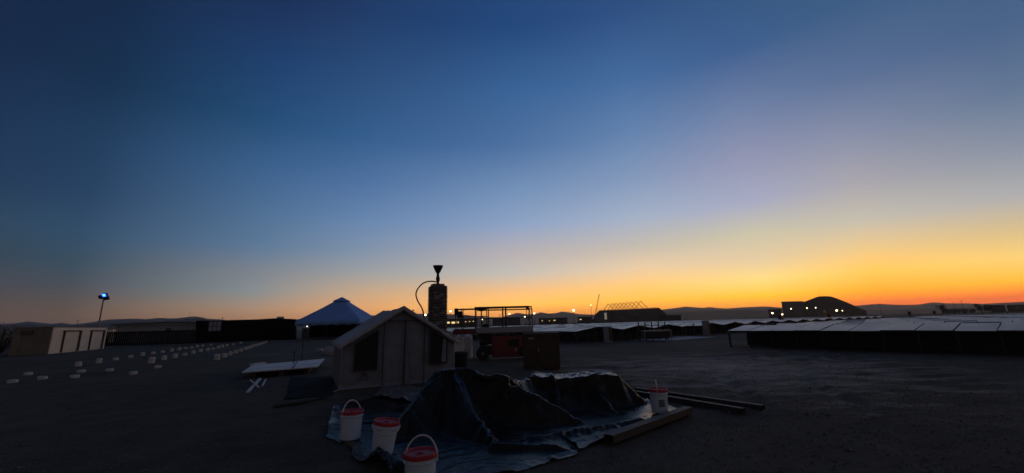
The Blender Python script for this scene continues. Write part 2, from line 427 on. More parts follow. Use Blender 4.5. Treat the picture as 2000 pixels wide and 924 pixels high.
def ground_material():
    m_ = bpy.data.materials.new('dirt_and_gravel'); m_.use_nodes = True
    nt = m_.node_tree; N = nt.nodes; L = nt.links
    b = N['Principled BSDF']
    b.inputs['Roughness'].default_value = 0.95
    b.inputs['Specular IOR Level'].default_value = 0.15
    t = N.new('ShaderNodeTexCoord')

    def nz(sc_, det, dist=0.0):
        n = N.new('ShaderNodeTexNoise'); n.inputs['Scale'].default_value = sc_; n.inputs['Detail'].default_value = det
        n.inputs['Roughness'].default_value = 0.7; n.inputs['Distortion'].default_value = dist
        L.new(t.outputs['Object'], n.inputs['Vector']); return n.outputs['Fac']
    big = nz(0.12, 8, 0.4); mid = nz(1.3, 8); fine = nz(28, 6)
    rp = N.new('ShaderNodeValToRGB')
    rp.color_ramp.elements[0].position = 0.35; rp.color_ramp.elements[0].color = (0.048, 0.040, 0.032, 1)
    rp.color_ramp.elements[1].position = 0.68; rp.color_ramp.elements[1].color = (0.115, 0.094, 0.075, 1)
    L.new(big, rp.inputs[0])
    r2 = N.new('ShaderNodeMapRange'); r2.inputs['From Min'].default_value = 0.3; r2.inputs['From Max'].default_value = 0.7; r2.inputs['To Min'].default_value = 0.65; r2.inputs['To Max'].default_value = 1.35
    L.new(mid, r2.inputs['Value'])
    r3 = N.new('ShaderNodeMapRange'); r3.inputs['From Min'].default_value = 0.3; r3.inputs['From Max'].default_value = 0.7; r3.inputs['To Min'].default_value = 0.6; r3.inputs['To Max'].default_value = 1.4
    L.new(fine, r3.inputs['Value'])
    mu = N.new('ShaderNodeMath'); mu.operation = 'MULTIPLY'; L.new(r2.outputs[0], mu.inputs[0]); L.new(r3.outputs[0], mu.inputs[1])
    vm = N.new('ShaderNodeVectorMath'); vm.operation = 'SCALE'; L.new(rp.outputs[0], vm.inputs[0]); L.new(mu.outputs[0], vm.inputs['Scale'])
    # pale churned dirt in the open ground on the right
    sx = N.new('ShaderNodeMapping'); sx.inputs['Location'].default_value = (-0.70, -1.42, 0); sx.inputs['Scale'].default_value = (0.105, 0.105, 0.0)
    L.new(t.outputs['Object'], sx.inputs['Vector'])
    ln = N.new('ShaderNodeVectorMath'); ln.operation = 'LENGTH'; L.new(sx.outputs[0], ln.inputs[0])
    st = N.new('ShaderNodeMapping'); st.inputs['Scale'].default_value = (0.35, 1.1, 1.0); st.inputs['Rotation'].default_value = (0, 0, 0.35)
    L.new(t.outputs['Object'], st.inputs['Vector'])
    sn = N.new('ShaderNodeTexNoise'); sn.inputs['Scale'].default_value = 1.6; sn.inputs['Detail'].default_value = 9; sn.inputs['Roughness'].default_value = 0.72
    L.new(st.outputs[0], sn.inputs['Vector'])
    ad = N.new('ShaderNodeMath'); ad.operation = 'MULTIPLY_ADD'; ad.inputs[1].default_value = -0.55
    L.new(ln.outputs['Value'], ad.inputs[0]); L.new(sn.outputs['Fac'], ad.inputs[2])
    pm = N.new('ShaderNodeMapRange'); pm.inputs['From Min'].default_value = 0.16; pm.inputs['From Max'].default_value = 0.52; pm.inputs['To Max'].default_value = 1.0
    L.new(ad.outputs[0], pm.inputs['Value'])
    pc = N.new('ShaderNodeMix'); pc.data_type = 'RGBA'; pc.inputs['B'].default_value = (0.42, 0.34, 0.28, 1)
    L.new(pm.outputs[0], pc.inputs['Factor']); L.new(vm.outputs[0], pc.inputs['A'])
    L.new(pc.outputs['Result'], b.inputs['Base Color'])
    bp = N.new('ShaderNodeBump'); bp.inputs['Strength'].default_value = 0.8; bp.inputs['Distance'].default_value = 0.02
    L.new(fine, bp.inputs['Height'])
    bp2 = N.new('ShaderNodeBump'); bp2.inputs['Strength'].default_value = 0.6; bp2.inputs['Distance'].default_value = 0.08
    L.new(mid, bp2.inputs['Height']); L.new(bp.outputs[0], bp2.inputs['Normal'])
    L.new(bp2.outputs[0], b.inputs['Normal'])
    return m_


M['ground'] = ground_material()
M['stone'] = mat('grey_gravel', (0.13, 0.112, 0.096), 0.95, 0, 0.6, 1.5, spec=0.15)
M['hill'] = mat('dry_hillside', (0.10, 0.085, 0.075), 1.0, 0, 0.25, 0.002, spec=0.0)

# ------------------------------------------------------------------ ground and hills


def ground_height(x, y):
    r = math.hypot(x, y)
    if r > 300: return 0.0
    n1 = noise.fractal((x * 0.6, y * 0.6, 3.1), 1.0, 2.2, 4)
    n2 = noise.noise((x * 0.15, y * 0.15, 8.0))
    h = 0.010 * n1 + 0.012 * n2
    # churned, rutted ground in the open middle distance on the right
    w = math.exp(-((x - 6.5) / 5.0) ** 2 - ((y - 13.0) / 4.5) ** 2)
    h += w * 0.10 * noise.ridged_multi_fractal((x * 0.35 + y * 0.1, y * 1.1, 1.7), 1.0, 2.1, 4, 1.0, 2.0) - w * 0.10
    # tyre ruts curving across the open ground
    for (cx, cy, rad) in ((22.0, 2.0, 17.0), (22.0, 2.0, 18.7), (-6.0, 36.0, 25.0), (-6.0, 36.0, 26.7)):
        d = math.hypot(x - cx, y - cy) - rad + 0.25 * noise.noise((x * 0.2, y * 0.2, cx))
        if abs(d) < 0.5 and 7 < y < 32 and x > 2.8:
            h += -0.045 * math.exp(-(d / 0.13) ** 2) + 0.025 * math.exp(-((abs(d) - 0.27) / 0.09) ** 2)
    return h * min(1.0, max(0.0, (300 - r) / 200))


def build_ground():
    pos = [0.0]
    step = 0.10
    while pos[-1] < 26000:
        pos.append(pos[-1] + step)
        if pos[-1] > 11: step *= 1.05
    xs = [-p for p in reversed(pos[1:])] + pos
    ys = [v + 6 for v in xs]
    vv = []; ff = []
    n = len(xs)
    for y in ys:
        for x in xs:
            vv.append((x, y, ground_height(x, y)))
    for j in range(n - 1):
        for i in range(n - 1):
            a = j * n + i
            ff.append((a, a + 1, a + n + 1, a + n))
    me = bpy.data.meshes.new('ground')
    me.from_pydata(vv, [], ff)
    me.polygons.foreach_set('use_smooth', [True] * len(me.polygons))
    me.materials.append(M['ground'])
    tag(link('ground', me), kind='structure')


build_ground()


def build_gravel():
    rnd = random.Random(3)
    base = [Vector(v) for v in ((1, 0, 0), (-1, 0, 0), (0, 1, 0), (0, -1, 0), (0, 0, 1), (0, 0, -0.6))]
    fs = [(0, 2, 4), (2, 1, 4), (1, 3, 4), (3, 0, 4), (2, 0, 5), (1, 2, 5), (3, 1, 5), (0, 3, 5)]
    mb = MB()
    for k in range(30000):
        Y = 2.6 + 13 * rnd.random() ** 1.7
        X = (rnd.random() * 2 - 1) * Y * 1.3
        r = 0.005 + 0.016 * rnd.random() ** 3
        if rnd.random() < 0.012: r *= 2.2
        rz = Matrix.Rotation(rnd.random() * 6.28, 3, 'Z')
        z = ground_height(X, Y)
        mb.add([Vector((X, Y, z + r * 0.25)) + rz @ Vector((v.x * r * rnd.uniform(0.7, 1.3), v.y * r * rnd.uniform(0.6, 1.2), v.z * r * rnd.uniform(0.5, 0.9))) for v in base], fs)
    tag(mb.build('gravel', M['stone']), 'loose grey gravel strewn over the near dirt', 'gravel', kind='stuff')


build_gravel()


def interp(tab, x):
    if x <= tab[0][0]: return tab[0][1]
    for (a, p), (b, q) in zip(tab, tab[1:]):
        if x <= b:
            t = (x - a) / (b - a)
            return p + (q - p) * t
    return tab[-1][1]


def hill_range(name, crest, Y, depth, amp, seed):
    """a range of hills: crest given as photo pixels, built as terrain Y metres away"""
    x0, x1 = crest[0][0], crest[-1][0]
    n = int((x1 - x0) / 4) + 1
    rows = 14
    vv = []; ff = []
    for j in range(rows):
        t = j / (rows - 1)
        for i in range(n):
            px = x0 + (x1 - x0) * i / (n - 1)
            p = at(px, interp(crest, px), Y)
            h = p.z + amp * noise.fractal((px * 0.05, seed, 0.0), 0.9, 2.2, 5)
            s = (t - 0.6) * depth
            prof = max(0.0, 1 - (abs(t - 0.6) / (0.6 if t < 0.6 else 0.4)) ** 1.15)
            gul = amp * 5 * noise.fractal((px * 0.03 + 9, t * 4, seed), 0.9, 2.2, 4) * math.sin(math.pi * min(1, prof)) if prof < 1 else 0
            d = Vector((p.x, p.y, 0)); u = d.normalized()
            q = d + u * s
            vv.append((q.x, q.y, -2 + (h + 2) * prof + gul))
    for j in range(rows - 1):
        for i in range(n - 1):
            a = j * n + i
            ff.append((a, a + 1, a + n + 1, a + n))
    me = bpy.data.meshes.new(name)
    me.from_pydata(vv, [], ff)
    me.polygons.foreach_set('use_smooth', [True] * len(me.polygons))
    me.materials.append(M['hill'])
    tag(link(name, me), kind='structure')


FAR = [(-500, 628), (-200, 632), (0, 632), (30, 631), (55, 627), (80, 630), (100, 632), (120, 630), (140, 633), (165, 631), (190, 627), (215, 623), (250, 622),
       (270, 621.5), (285, 623), (310, 620), (330, 621), (345, 621), (365, 618.5), (380, 617), (395, 619), (405, 622), (430, 623), (450, 626), (485, 624),
       (520, 624), (560, 624), (600, 622), (660, 620), (720, 616), (780, 613), (830, 612), (876, 613), (905, 614), (930, 617), (950, 619), (980, 619),
       (995, 615), (1010, 610), (1020, 612), (1030, 613.5), (1045, 613), (1057, 609), (1070, 612), (1085, 611), (1098, 608), (1115, 610), (1130, 613),
       (1160, 614), (1200, 612), (1250, 609), (1297, 604), (1320, 601), (1340, 598), (1360, 600), (1375, 601), (1385, 599), (1400, 601), (1420, 602),
       (1450, 600), (1470, 599), (1490, 598), (1520, 600), (1580, 600), (1670, 597), (1700, 594), (1722, 593), (1750, 595), (1790, 595), (1810, 592),
       (1822, 590), (1850, 592), (1880, 592), (1920, 593), (1960, 591), (2000, 589), (2200, 588), (2500, 592)]
hill_range('hills', FAR, 3300, 1000, 0.9, 2.0)
NEAR = [(1180, 618), (1240, 615), (1290, 612), (1340, 609), (1390, 607), (1430, 605), (1460, 605), (1500, 607), (1560, 609), (1620, 608), (1680, 606),
        (1740, 605), (1800, 603), (1860, 601), (1920, 600), (2000, 598), (2200, 594)]
hill_range('foothills', NEAR, 2100, 600, 0.7, 5.0)
NEARL = [(-300, 640), (-60, 637), (20, 636), (60, 634), (110, 636), (150, 635), (200, 632), (260, 628), (300, 627), (350, 624), (385, 621), (420, 626), (470, 630), (520, 632)]
hill_range('foothills_near', NEARL, 1900, 500, 0.6, 8.0)

# ------------------------------------------------------------------ haze: still evening air over the plain
def build_haze():
    o = MB().box((0, 1500, 74), (12000, 7600, 152)).build('haze', None)
    m_ = bpy.data.materials.new('evening_air'); m_.use_nodes = True
    nt = m_.node_tree
    nt.nodes.remove(nt.nodes['Principled BSDF'])
    v = nt.nodes.new('ShaderNodeVolumePrincipled')
    v.inputs['Color'].default_value = (0.9, 0.88, 0.9, 1)
    v.inputs['Density'].default_value = HAZE
    v.inputs['Anisotropy'].default_value = 0.68
    nt.links.new(v.outputs[0], nt.nodes['Material Output'].inputs['Volume'])
    o.data.materials.append(m_)
    tag(o, kind='stuff')


HAZE = 0.30 / 3000
build_haze()

# ------------------------------------------------------------------ far airfield


def wall_box(mb, a, b, z0, z1, depth, toward=None):
    """slab standing on the line a-b, going back by depth"""
    a = Vector((a[0], a[1], 0)); b = Vector((b[0], b[1], 0))
    d = (b - a).normalized(); n = Vector((-d.y, d.x, 0))
    if n.y < 0: n = -n
    if toward is not None: n = Vector(toward).normalized()
    P = [a, b, b + n * depth, a + n * depth]
    mb.add([p + Vector((0, 0, z0)) for p in P] + [p + Vector((0, 0, z1)) for p in P],
           [(3, 2, 1, 0), (4, 5, 6, 7), (0, 1, 5, 4), (1, 2, 6, 5), (2, 3, 7, 6), (3, 0, 4, 7)])


def warehouse():
    Y = 350.0
    t = thing('warehouse', 'long dark warehouse with sloping ends under a row of steel roof frames', 'warehouse', at(1232, 628, Y) * Vector((1, 1, 0)) if False else (0, 0, 0))
    prof = [(1162, 615.2), (1170, 606.5), (1260, 602.5), (1287, 601), (1302, 614), (1306, 632), (1160, 634)]
    poly = [at(x, y, Y) for x, y in prof]
    poly[-1].z = -0.1; poly[-2].z = -0.1
    c = sum(poly, Vector()) / len(poly)
    base = Vector((c.x, c.y, 0)); t.location = base
    poly = [p - base for p in poly]
    MB().prism(poly, base.normalized() * 40).build('wall', M['building_far2'], t)
    # lit pillar, the light on it put in as a faint glow
    mb = MB()
    a = at(1180, 611, Y) - base; b = at(1185.5, 624, Y) - base
    mb.box(((a.x + b.x) / 2, a.y - 0.15, (a.z + b.z) / 2), (b.x - a.x, 0.3, a.z - b.z)).build('glow_pillar', M['pillar_glow'], t)
    mb = MB()
    a = at(1216, 619, Y) - base; b = at(1245, 622, Y) - base
    mb.box(((a.x + b.x) / 2, a.y - 0.15, (a.z + b.z) / 2), (b.x - a.x, 0.3, a.z - b.z)).build('window_band', M['window_dark'], t)
    # nine inverted-V steel frames standing on the roof
    peaks = [(1190, 593), (1199, 592), (1207, 591.2), (1215.5, 590.5), (1224, 589.8), (1233, 589), (1242, 588), (1252, 587), (1262, 586)]
    for k, (px, py) in enumerate(peaks):
        w = 9.3 + 0.35 * k
        yo = 4 + 1.5 * k
        L_ = at(px - w, 606.3 - (px - w - 1170) * 0.045, Y) - base
        Rr = at(px + w * 1.35, 606.3 - (px + w * 1.35 - 1170) * 0.045, Y) - base
        Pk = at(px, py, Y) - base
        mb = MB()
        off = Vector((0, yo, 0))
        mb.beam(L_ + off - Vector((0, 0, .2)), Pk + off, 0.38, 0.38).beam(Pk + off, Rr + off - Vector((0, 0, .2)), 0.38, 0.38)
        mb.box(Pk + off, (0.5, 0.4, 0.4))
        mb.build('roof_frame', M['metal_dark'], t)
    mb = MB()
    for k in range(16):
        px = 1176 + k * 7.0
        p = at(px, 606.3 - (px - 1170) * 0.045, Y) - base
        mb.box(p + Vector((0, 3, 0.2)), (0.5, 0.5, 0.9))
    tag(mb.build('roof_stub', M['metal_dark'], t), kind='stuff')


warehouse()


def arched_hangar():
    Y = 520.0
    prof = [(1566, 591), (1575, 588), (1585, 584), (1594, 580.5), (1600, 579), (1611, 578.4), (1622, 579), (1632, 582), (1642, 585.8), (1652, 589.8), (1662, 594), (1672, 598.5), (1682, 603), (1692, 607), (1694, 619), (1566, 622)]
    poly = [at(x, y, Y) for x, y in prof]
    poly[-1].z = -0.2; poly[-2].z = -0.2
    base = Vector(((poly[0].x + poly[-2].x) / 2, Y, 0))
    t = thing('arched_hangar', 'big dark hangar with rounded roof, highest building on the skyline', 'hangar', base)
    MB().prism([p - base for p in poly], base.normalized() * 50).build('arched_shell', M['building_far'], t)
    for (x0, x1, y0, y1) in ((1606, 1660, 604, 612),):
        a = at(x0, y0, Y) - base; b = at(x1, y1, Y) - base
        MB().box(((a.x + b.x) / 2, -0.3, (a.z + b.z) / 2), (b.x - a.x, 0.6, a.z - b.z)).build('hangar_door', M['window_dark'], t)
    p = at(1611.5, 579, Y) - base; q = at(1610.5, 568, Y) - base
    MB().tube([p + Vector((0, 10, -1)), q + Vector((0, 10, 0))], 0.12, 5).build('antenna', M['metal_dark'], t)
    # flat-roofed hall
    a = at(1526, 590.3, Y - 6); b = at(1568, 590.0, Y - 6)
    t2 = thing('flat_roofed_hall', 'flat-roofed dark hall joined to the left of the rounded hangar', 'building', (a.x, a.y, 0))
    mb = MB(); z = a.z
    wall_box(mb, (0, 0), (b.x - a.x, 0), -0.2, z, 30, (a.x, a.y, 0)); mb.build('wall', M['building_far2'], t2)
    mb = MB(); wall_box(mb, (-0.6, -0.6), (b.x - a.x + 0.4, -0.6), z, z + 0.7, 31, (a.x, a.y, 0)); mb.build('roof', M['building_far'], t2)
    a2 = at(1500, 604, Y - 20); b2 = at(1526, 603, Y - 20)
    t3 = thing('low_shed', 'low dark shed left of the flat-roofed hall, lamp at its end', 'building', (a2.x, a2.y, 0))
    mb = MB(); wall_box(mb, (0, 0), (b2.x - a2.x, 0), -0.2, a2.z - 0.8, 15, (a2.x, a2.y, 0)); mb.build('wall', M['building_far'], t3)
    mb = MB(); wall_box(mb, (-0.5, -0.5), (b2.x - a2.x - .1, -0.5), a2.z - 0.8, a2.z - 0.2, 16, (a2.x, a2.y, 0)); mb.build('roof', M['metal_dark'], t3)


arched_hangar()


def lamp_post(px, py, Y, label, r=0.45, material='lamp_warm', pole=True, base_z=0.0):
    r *= 0.9
    p = at(px, py, Y)
    t = thing('floodlight', label, 'floodlight', (p.x, p.y, base_z), group='lit floodlights on the airfield')
    h = p.z - base_z
    if pole:
        pr_ = 0.14 if Y > 100 else 0.03
        MB().tube([(0, 0, 0), (0, 0, h - r)], [pr_, pr_ * 0.65], 6).build('pole', M['metal_dark'], t)
    MB().box((0, 0.25, h + r * 0.75), (r * 1.7, r * 1.4 + 0.3, r * 0.35)).build('lamp_housing', M['metal_dark'], t)
    prof = [(0.001, -r)] + [(r * math.cos(a), r * math.sin(a)) for a in (R(-60), R(-30), 0, R(30), R(60))] + [(0.001, r * 0.95)]
    MB().lathe(prof, 12, (0, -0.1, h)).build('lamp_glass', M[material], t, True)


lamp_post(1120, 606, 300, 'brightest warm floodlight on a tall pole left of the crane', 0.85, 'lamp_white')
lamp_post(1154, 596, 330, 'tall pole with a small lamp just left of the crane boom', 0.42)
lamp_post(1043.5, 612, 260, 'warm floodlight beside the right end of the scissor lift rail', 0.5, 'lamp_white')
lamp_post(995, 613, 260, 'warm floodlight seen through the scissor lift railing against the hill', 0.45, 'lamp_white')
lamp_post(1025, 619, 220, 'white floodlight low under the rail of the scissor lift', 0.36, 'lamp_white')
lamp_post(942, 624, 240, 'small pale lamp seen through the middle posts of the lift', 0.3)
lamp_post(880, 608, 220, 'warm floodlight just right of the brick chimney', 0.5, 'lamp_white')
lamp_post(831, 615, 200, 'white floodlight left of the brick chimney under the hose', 0.5, 'lamp_white')
lamp_post(1508.5, 611.5, 470, 'bright white lamp at the left end of the low shed', 1.0, 'lamp_white')
lamp_post(1527.7, 614, 470, 'bright white lamp in front of the flat hall corner', 0.9, 'lamp_white')
lamp_post(1545, 603, 505, 'white lamp on the front of the flat-roofed hall', 0.7, 'lamp_white')
lamp_post(1576, 601.6, 505, 'white lamp at the left end of the rounded hangar', 0.6, 'lamp_white')
lamp_post(1593, 601, 505, 'second white lamp along the rounded hangar front', 0.6, 'lamp_white')
lamp_post(1634, 606.4, 505, 'largest white lamp before the right half of the rounded hangar', 1.2, 'lamp_white')
lamp_post(1645, 607, 505, 'small lamp right of the largest lamp at the rounded hangar', 0.55, 'lamp_white')
lamp_post(328, 622, 400, 'tiny white lamp above the grey building roof', 0.2, 'lamp_dim')
lamp_post(600.5, 637.5, 58, 'small white lamp under the eave of the blue canopy', 0.09, 'lamp_dim')


def far_building(px0, px1, ytop, Y, label, name='terminal_building', depth=25, windows=(), material='building_far', base=-0.2):
    a = at(px0, ytop, Y); b = at(px1, ytop - (px1 - px0) * math.tan(ROLL), Y)
    t = thing(name, label, 'building', (a.x, a.y, 0))
    mb = MB(); wall_box(mb, (0, 0), (b.x - a.x, 0), base, a.z, depth, (a.x, a.y, 0)); mb.build('wall', M[material], t)
    mb = MB(); wall_box(mb, (-0.3, -0.3), (b.x - a.x + 0.3, -0.3), a.z, a.z + 0.35, depth + 0.6, (a.x, a.y, 0)); mb.build('roof', M['metal_dark'], t)
    for (x0, x1, y0, y1, lit) in windows:
        p = at(x0, y0, Y); q = at(x1, y1, Y)
        MB().box(((p.x + q.x) / 2 - a.x, -0.1, (p.z + q.z) / 2), (q.x - p.x, 0.2, p.z - q.z)).build('window', M['lit_window' if lit else 'window_dark'], t)
    return t


far_building(868, 932, 624, 260, 'low dark building with a line of lit windows right of the chimney',
             windows=[(873.5, 878.5, 628.6, 632, 1), (882, 890, 628.4, 632, 1), (892, 896, 628.2, 631.4, 1), (908.5, 910.5, 627.8, 629.2, 1), (916, 918, 627.3, 628.6, 1), (923.5, 925.5, 626.9, 628.2, 1)])
far_building(1052, 1108, 622.5, 300, 'low dark airfield building with small lit windows below the hills',
             windows=[(1058, 1060, 626, 627.2, 1), (1072.5, 1074, 626.2, 627.2, 1), (1081, 1085, 625.2, 626.4, 1)])
far_building(1128, 1156, 620, 310, 'short dark building beneath the crane with one lit window', windows=[(1132, 1136, 623.4, 624.6, 1)])
far_building(962, 1016, 623.5, 290, 'low dark building behind the scissor lift without lit windows', windows=[(985, 1000, 627, 629, 0)])
far_building(1240, 1300, 617.8, 330, 'low dark block before the right end of the warehouse', windows=[(1290, 1296, 618, 620, 0)]) if False else None
far_building(1932, 1962, 597.2, 330, 'dark flat-topped block on the right skyline, left of two', 'storage_block', 14, windows=[(1940, 1952, 600, 602, 0)])
far_building(1966, 2010, 596.6, 335, 'dark flat-topped block at the right edge of the skyline', 'storage_block', 14, windows=[(1975, 1990, 599, 601, 0)])
far_building(1285, 1330, 617.5, 250, 'low dark block right of the warehouse on the plain', 'storage_block', 10, windows=[(1292, 1300, 618.5, 620, 0)])


def crane():
    Y = 420
    base = at(1160, 622, Y); base.z = 0
    t = thing('mobile_crane', 'crane with raised leaning lattice boom beside the warehouse', 'crane', base)
    a = at(1163.5, 611, Y) - base; b = at(1170, 576, Y) - base
    mb = MB()
    d = (b - a).normalized(); s = d.cross(Vector((0, 1, 0))).normalized()
    for k in (-1, 1):
        mb.beam(a + s * k * 0.5, b + s * k * 0.2, 0.22, 0.22)
    n = 22
    for k in range(n):
        p = a.lerp(b, k / n); q = a.lerp(b, (k + 1) / n)
        w0 = 0.5 - 0.3 * k / n; w1 = 0.5 - 0.3 * (k + 1) / n
        sg = 1 if k % 2 else -1
        mb.beam(p + s * sg * w0, q - s * sg * w1, 0.14, 0.14)
    mb.box(b, (0.9, 0.6, 0.8)); mb.build('boom', M['metal_dark'], t)
    MB().box((0, 0, 1.2), (6, 2.6, 1.6)).box((-1.5, 0, 2.8), (2.4, 2.2, 1.8)).build('carrier', M['metal_dark'], t)
    mb = MB()
    mb.beam((0, 0, 2.5), (a.x, a.y, a.z), 0.6, 0.6); mb.build('boom_foot', M['metal_dark'], t)
    c = b + Vector((0.5, 0, 0)); 
    MB().tube([c, (c.x, c.y, c.z - 11)], 0.05, 4).build('hoist_line', M['metal_dark'], t)


crane()


def mast(px, ytop, ybot, Y, label, arms=False, w=0.18):
    a = at(px, ytop, Y); b = at(px, ybot, Y)
    base = Vector((a.x, a.y, 0))
    t = thing('utility_mast', label, 'mast', base, group='thin masts on the skyline')
    MB().tube([(0, 0, 0), (0, 0, a.z)], [w, w * 0.5], 6).build('pole', M['metal_dark'], t)
    mb = MB()
    if arms:
        for k, hw in ((0.93, 2.0), (0.85, 2.6)):
            mb.box((0, 0, a.z * k), (hw, w, w))
    else:
        mb.box((0, 0, a.z - 0.4), (w * 4, w * 2, 0.5))
    mb.build('crossarm', M['metal_dark'], t)


mast(371, 609, 625, 520, 'thin antenna mast standing before the left hilltop', w=0.22)
mast(153, 624, 640, 260, 'short dark pole behind the tan container', True, 0.14)
mast(435, 619.5, 628, 200, 'small pole above the left end of the black building', w=0.1)
mast(1877, 586, 603, 420, 'taller mast on the right skyline with crossarms', True, 0.22)
mast(1861, 589, 603, 420, 'thinner mast left of the crossarm mast at right', w=0.16)
mast(1717, 592, 612, 420, 'thin pole right of the rounded hangar', True, 0.14)
mast(1967, 607, 628, 70, 'thin pole rising among the solar panels at far right', w=0.04)
mast(807, 605, 612, 300, 'short dark mast above the tent roof', w=0.4)
mast(976, 613, 622, 350, 'small tower seen through the lift railing', True, 0.16)


def tree(px, ytop, Y, h, rx, label, seed):
    p = at(px, ytop, Y)
    rnd = random.Random(seed)
    t = thing('tree', label, 'tree', (p.x, p.y, 0), group='trees on the right skyline')
    H_ = p.z
    mb = MB().tube([(0, 0, -0.2), (0.1, 0, H_ * 0.35), (0, 0.1, H_ * 0.75)], [0.3, 0.2, 0.06], 6)
    for k in range(6):
        a = rnd.random() * 6.28
        mb.tube([(0, 0, H_ * (0.25 + 0.07 * k)), (math.cos(a) * rx * 0.6, math.sin(a) * rx * 0.6, H_ * (0.45 + 0.07 * k))], [0.1, 0.03], 5)
    mb.build('trunk', M['bark'], t)
    mb = MB()
    lobes = [(Vector((rnd.uniform(-.6, .6) * rx, rnd.uniform(-.6, .6) * rx, H_ * rnd.uniform(0.35, 0.85))), rx * rnd.uniform(0.3, 0.5)) for _ in range(11)]
    for k in range(2200):
        c, rr = lobes[rnd.randrange(len(lobes))]
        d = Vector((rnd.gauss(0, 1), rnd.gauss(0, 1), rnd.gauss(0, 1))).normalized() * rr * rnd.random() ** 0.4
        q = c + d
        if q.z > H_: q.z = H_ - rnd.random() * 0.3
        s = rnd.uniform(0.12, 0.3)
        a = Vector((rnd.gauss(0, 1), rnd.gauss(0, 1), rnd.gauss(0, 1))).normalized() * s
        b = a.orthogonal().normalized() * s * 0.6
        mb.add([q - a, q + b, q + a, q - b], [(0, 1, 2, 3)])
    mb.build('crown', M['leaf'], t)


tree(1837, 594.5, 300, 6, 3.2, 'round dark tree on the right skyline, left of two', 4)
tree(1913, 591.5, 280, 6, 3.6, 'wide dark tree on the right skyline before the flat blocks', 9)
tree(1929, 596, 285, 4, 2.4, 'small dark tree tucked right of the wide tree', 12)
for k, (px, yt, rx) in enumerate(((1848, 604.2, 3), (1862, 603.6, 4), (1880, 603.4, 4), (1897, 603.2, 3))):
    tree(px, yt, 320, 3, rx, ('low bush right of the round skyline tree', 'second low bush along the right skyline', 'third low bush along the right skyline', 'low bush left of the wide skyline tree')[k], 20 + k)

# ------------------------------------------------------------------ solar field
U_ = Vector((-math.sin(R(35.75)), math.cos(R(35.75)), 0))      # along the rows
V_ = Vector((math.cos(R(35.75)), math.sin(R(35.75)), 0))       # across the rows
O_ = Vector((11.46, 22.23, 0))
LOW, HIGH, HALF, MODW = 0.85, 1.10, 2.06, 1.05
panel_up = None


def panel_mesh(rise):
    """one module: glass in a thin frame, lying along +x = row, +y = across, rising by rise"""
    mb = MB()
    L_ = math.hypot(HALF - 0.03, rise)
    mb.box((0, 0, 0), (MODW - 0.035, L_, 0.035))
    me = mb.mesh('panel', False, M['panel'])
    return me, L_


PANEL, PL = panel_mesh(HIGH - LOW)


def uv(u, v, z=0.0):
    return O_ + U_ * u + V_ * v + Vector((0, 0, z))


def solar_row(v0, u0, n, start_low, n_slopes, label, single=0, legs=True, cat='solar panels', skirt=False):
    """a tent-shaped row: n modules long, slopes alternate up and down; the first `single` modules of each slope are objects of their own"""
    o = thing('solar_row', label, cat, uv(u0, v0), 0, 'tent-shaped rows of solar panels')
    base = uv(u0, v0)
    rows_ = []
    low = start_low
    for s in range(n_slopes):
        za, zb = (LOW, HIGH) if low else (HIGH, LOW)
        rows_.append((v0 + s * HALF, za, zb)); low = not low
    rest = MB()
    frame = MB()
    for (va, za, zb) in rows_:
        for k in range(n):
            sag = 0.012 * math.sin(k * 1.7 + va)
            c = uv(u0 + (k + 0.5) * MODW, va + HALF / 2, (za + zb) / 2 + sag) - base
            ydir = (V_ * HALF + Vector((0, 0, zb - za))).normalized()
            xdir = U_
            zdir = xdir.cross(ydir)
            if zdir.z < 0: zdir = -zdir; xdir = -xdir
            Mx = Matrix((xdir, ydir, zdir)).transposed().to_4x4(); Mx.translation = c
            Mx = Mx @ Matrix.Rotation(R(0.35) * math.sin(k * 2.3 + va * 1.9), 4, 'X') @ Matrix.Rotation(R(0.3) * math.sin(k * 3.1 + va), 4, 'Y')
            if k < single:
                p = link('panel', PANEL, o); p.matrix_local = Mx
            else:
                rest.box(None, (MODW - 0.035, PL, 0.035), mat=Mx)
        # rails under the modules
        for f in (0.08, 0.92):
            a = uv(u0, va + HALF * f, za + (zb - za) * f - 0.05) - base
            b = uv(u0 + n * MODW, va + HALF * f, za + (zb - za) * f - 0.05) - base
            frame.beam(a, b, 0.05, 0.06)
    if rest.v: tag(rest.build('panel_strip', M['panel'], o), kind='stuff')
    frame.build('rail', M['metal_dark'], o)
    if skirt:  # added dark sheet standing in for the deep shade under the row
        a = uv(u0 + 0.02, v0 + HALF, 0) - base; b = uv(u0 + n * MODW - 0.02, v0 + HALF, 0) - base
        MB().beam(a + Vector((0, 0, LOW / 2 - 0.01)), b + Vector((0, 0, LOW / 2 - 0.01)), 0.02, LOW - 0.04).build('added_shade_sheet', M['metal_dark'], o)
    if legs:
        vs_ = sorted({v0 + s * HALF for s in range(n_slopes + 1)})
        low = start_low
        for i, vv_ in enumerate(vs_):
            z = LOW if (low if i % 2 == 0 else not low) else HIGH
            post = MB().box((0, 0, (z - 0.09) / 2), (0.07, 0.07, z - 0.09)).mesh('post', False, M['metal_dark'])
            off = 0.1 if i == 0 else (-0.1 if i == len(vs_) - 1 else 0)
            cnt = min(n, 14) if i == 0 else min(n, 5)
            for k in range(cnt + 1):
                q = link('post', post, o); q.location = uv(u0 + (0.15 if k == 0 else -0.05) + k * MODW, vv_ + off) - base
                q.rotation_euler = (0, 0, R(35.75))
    return o


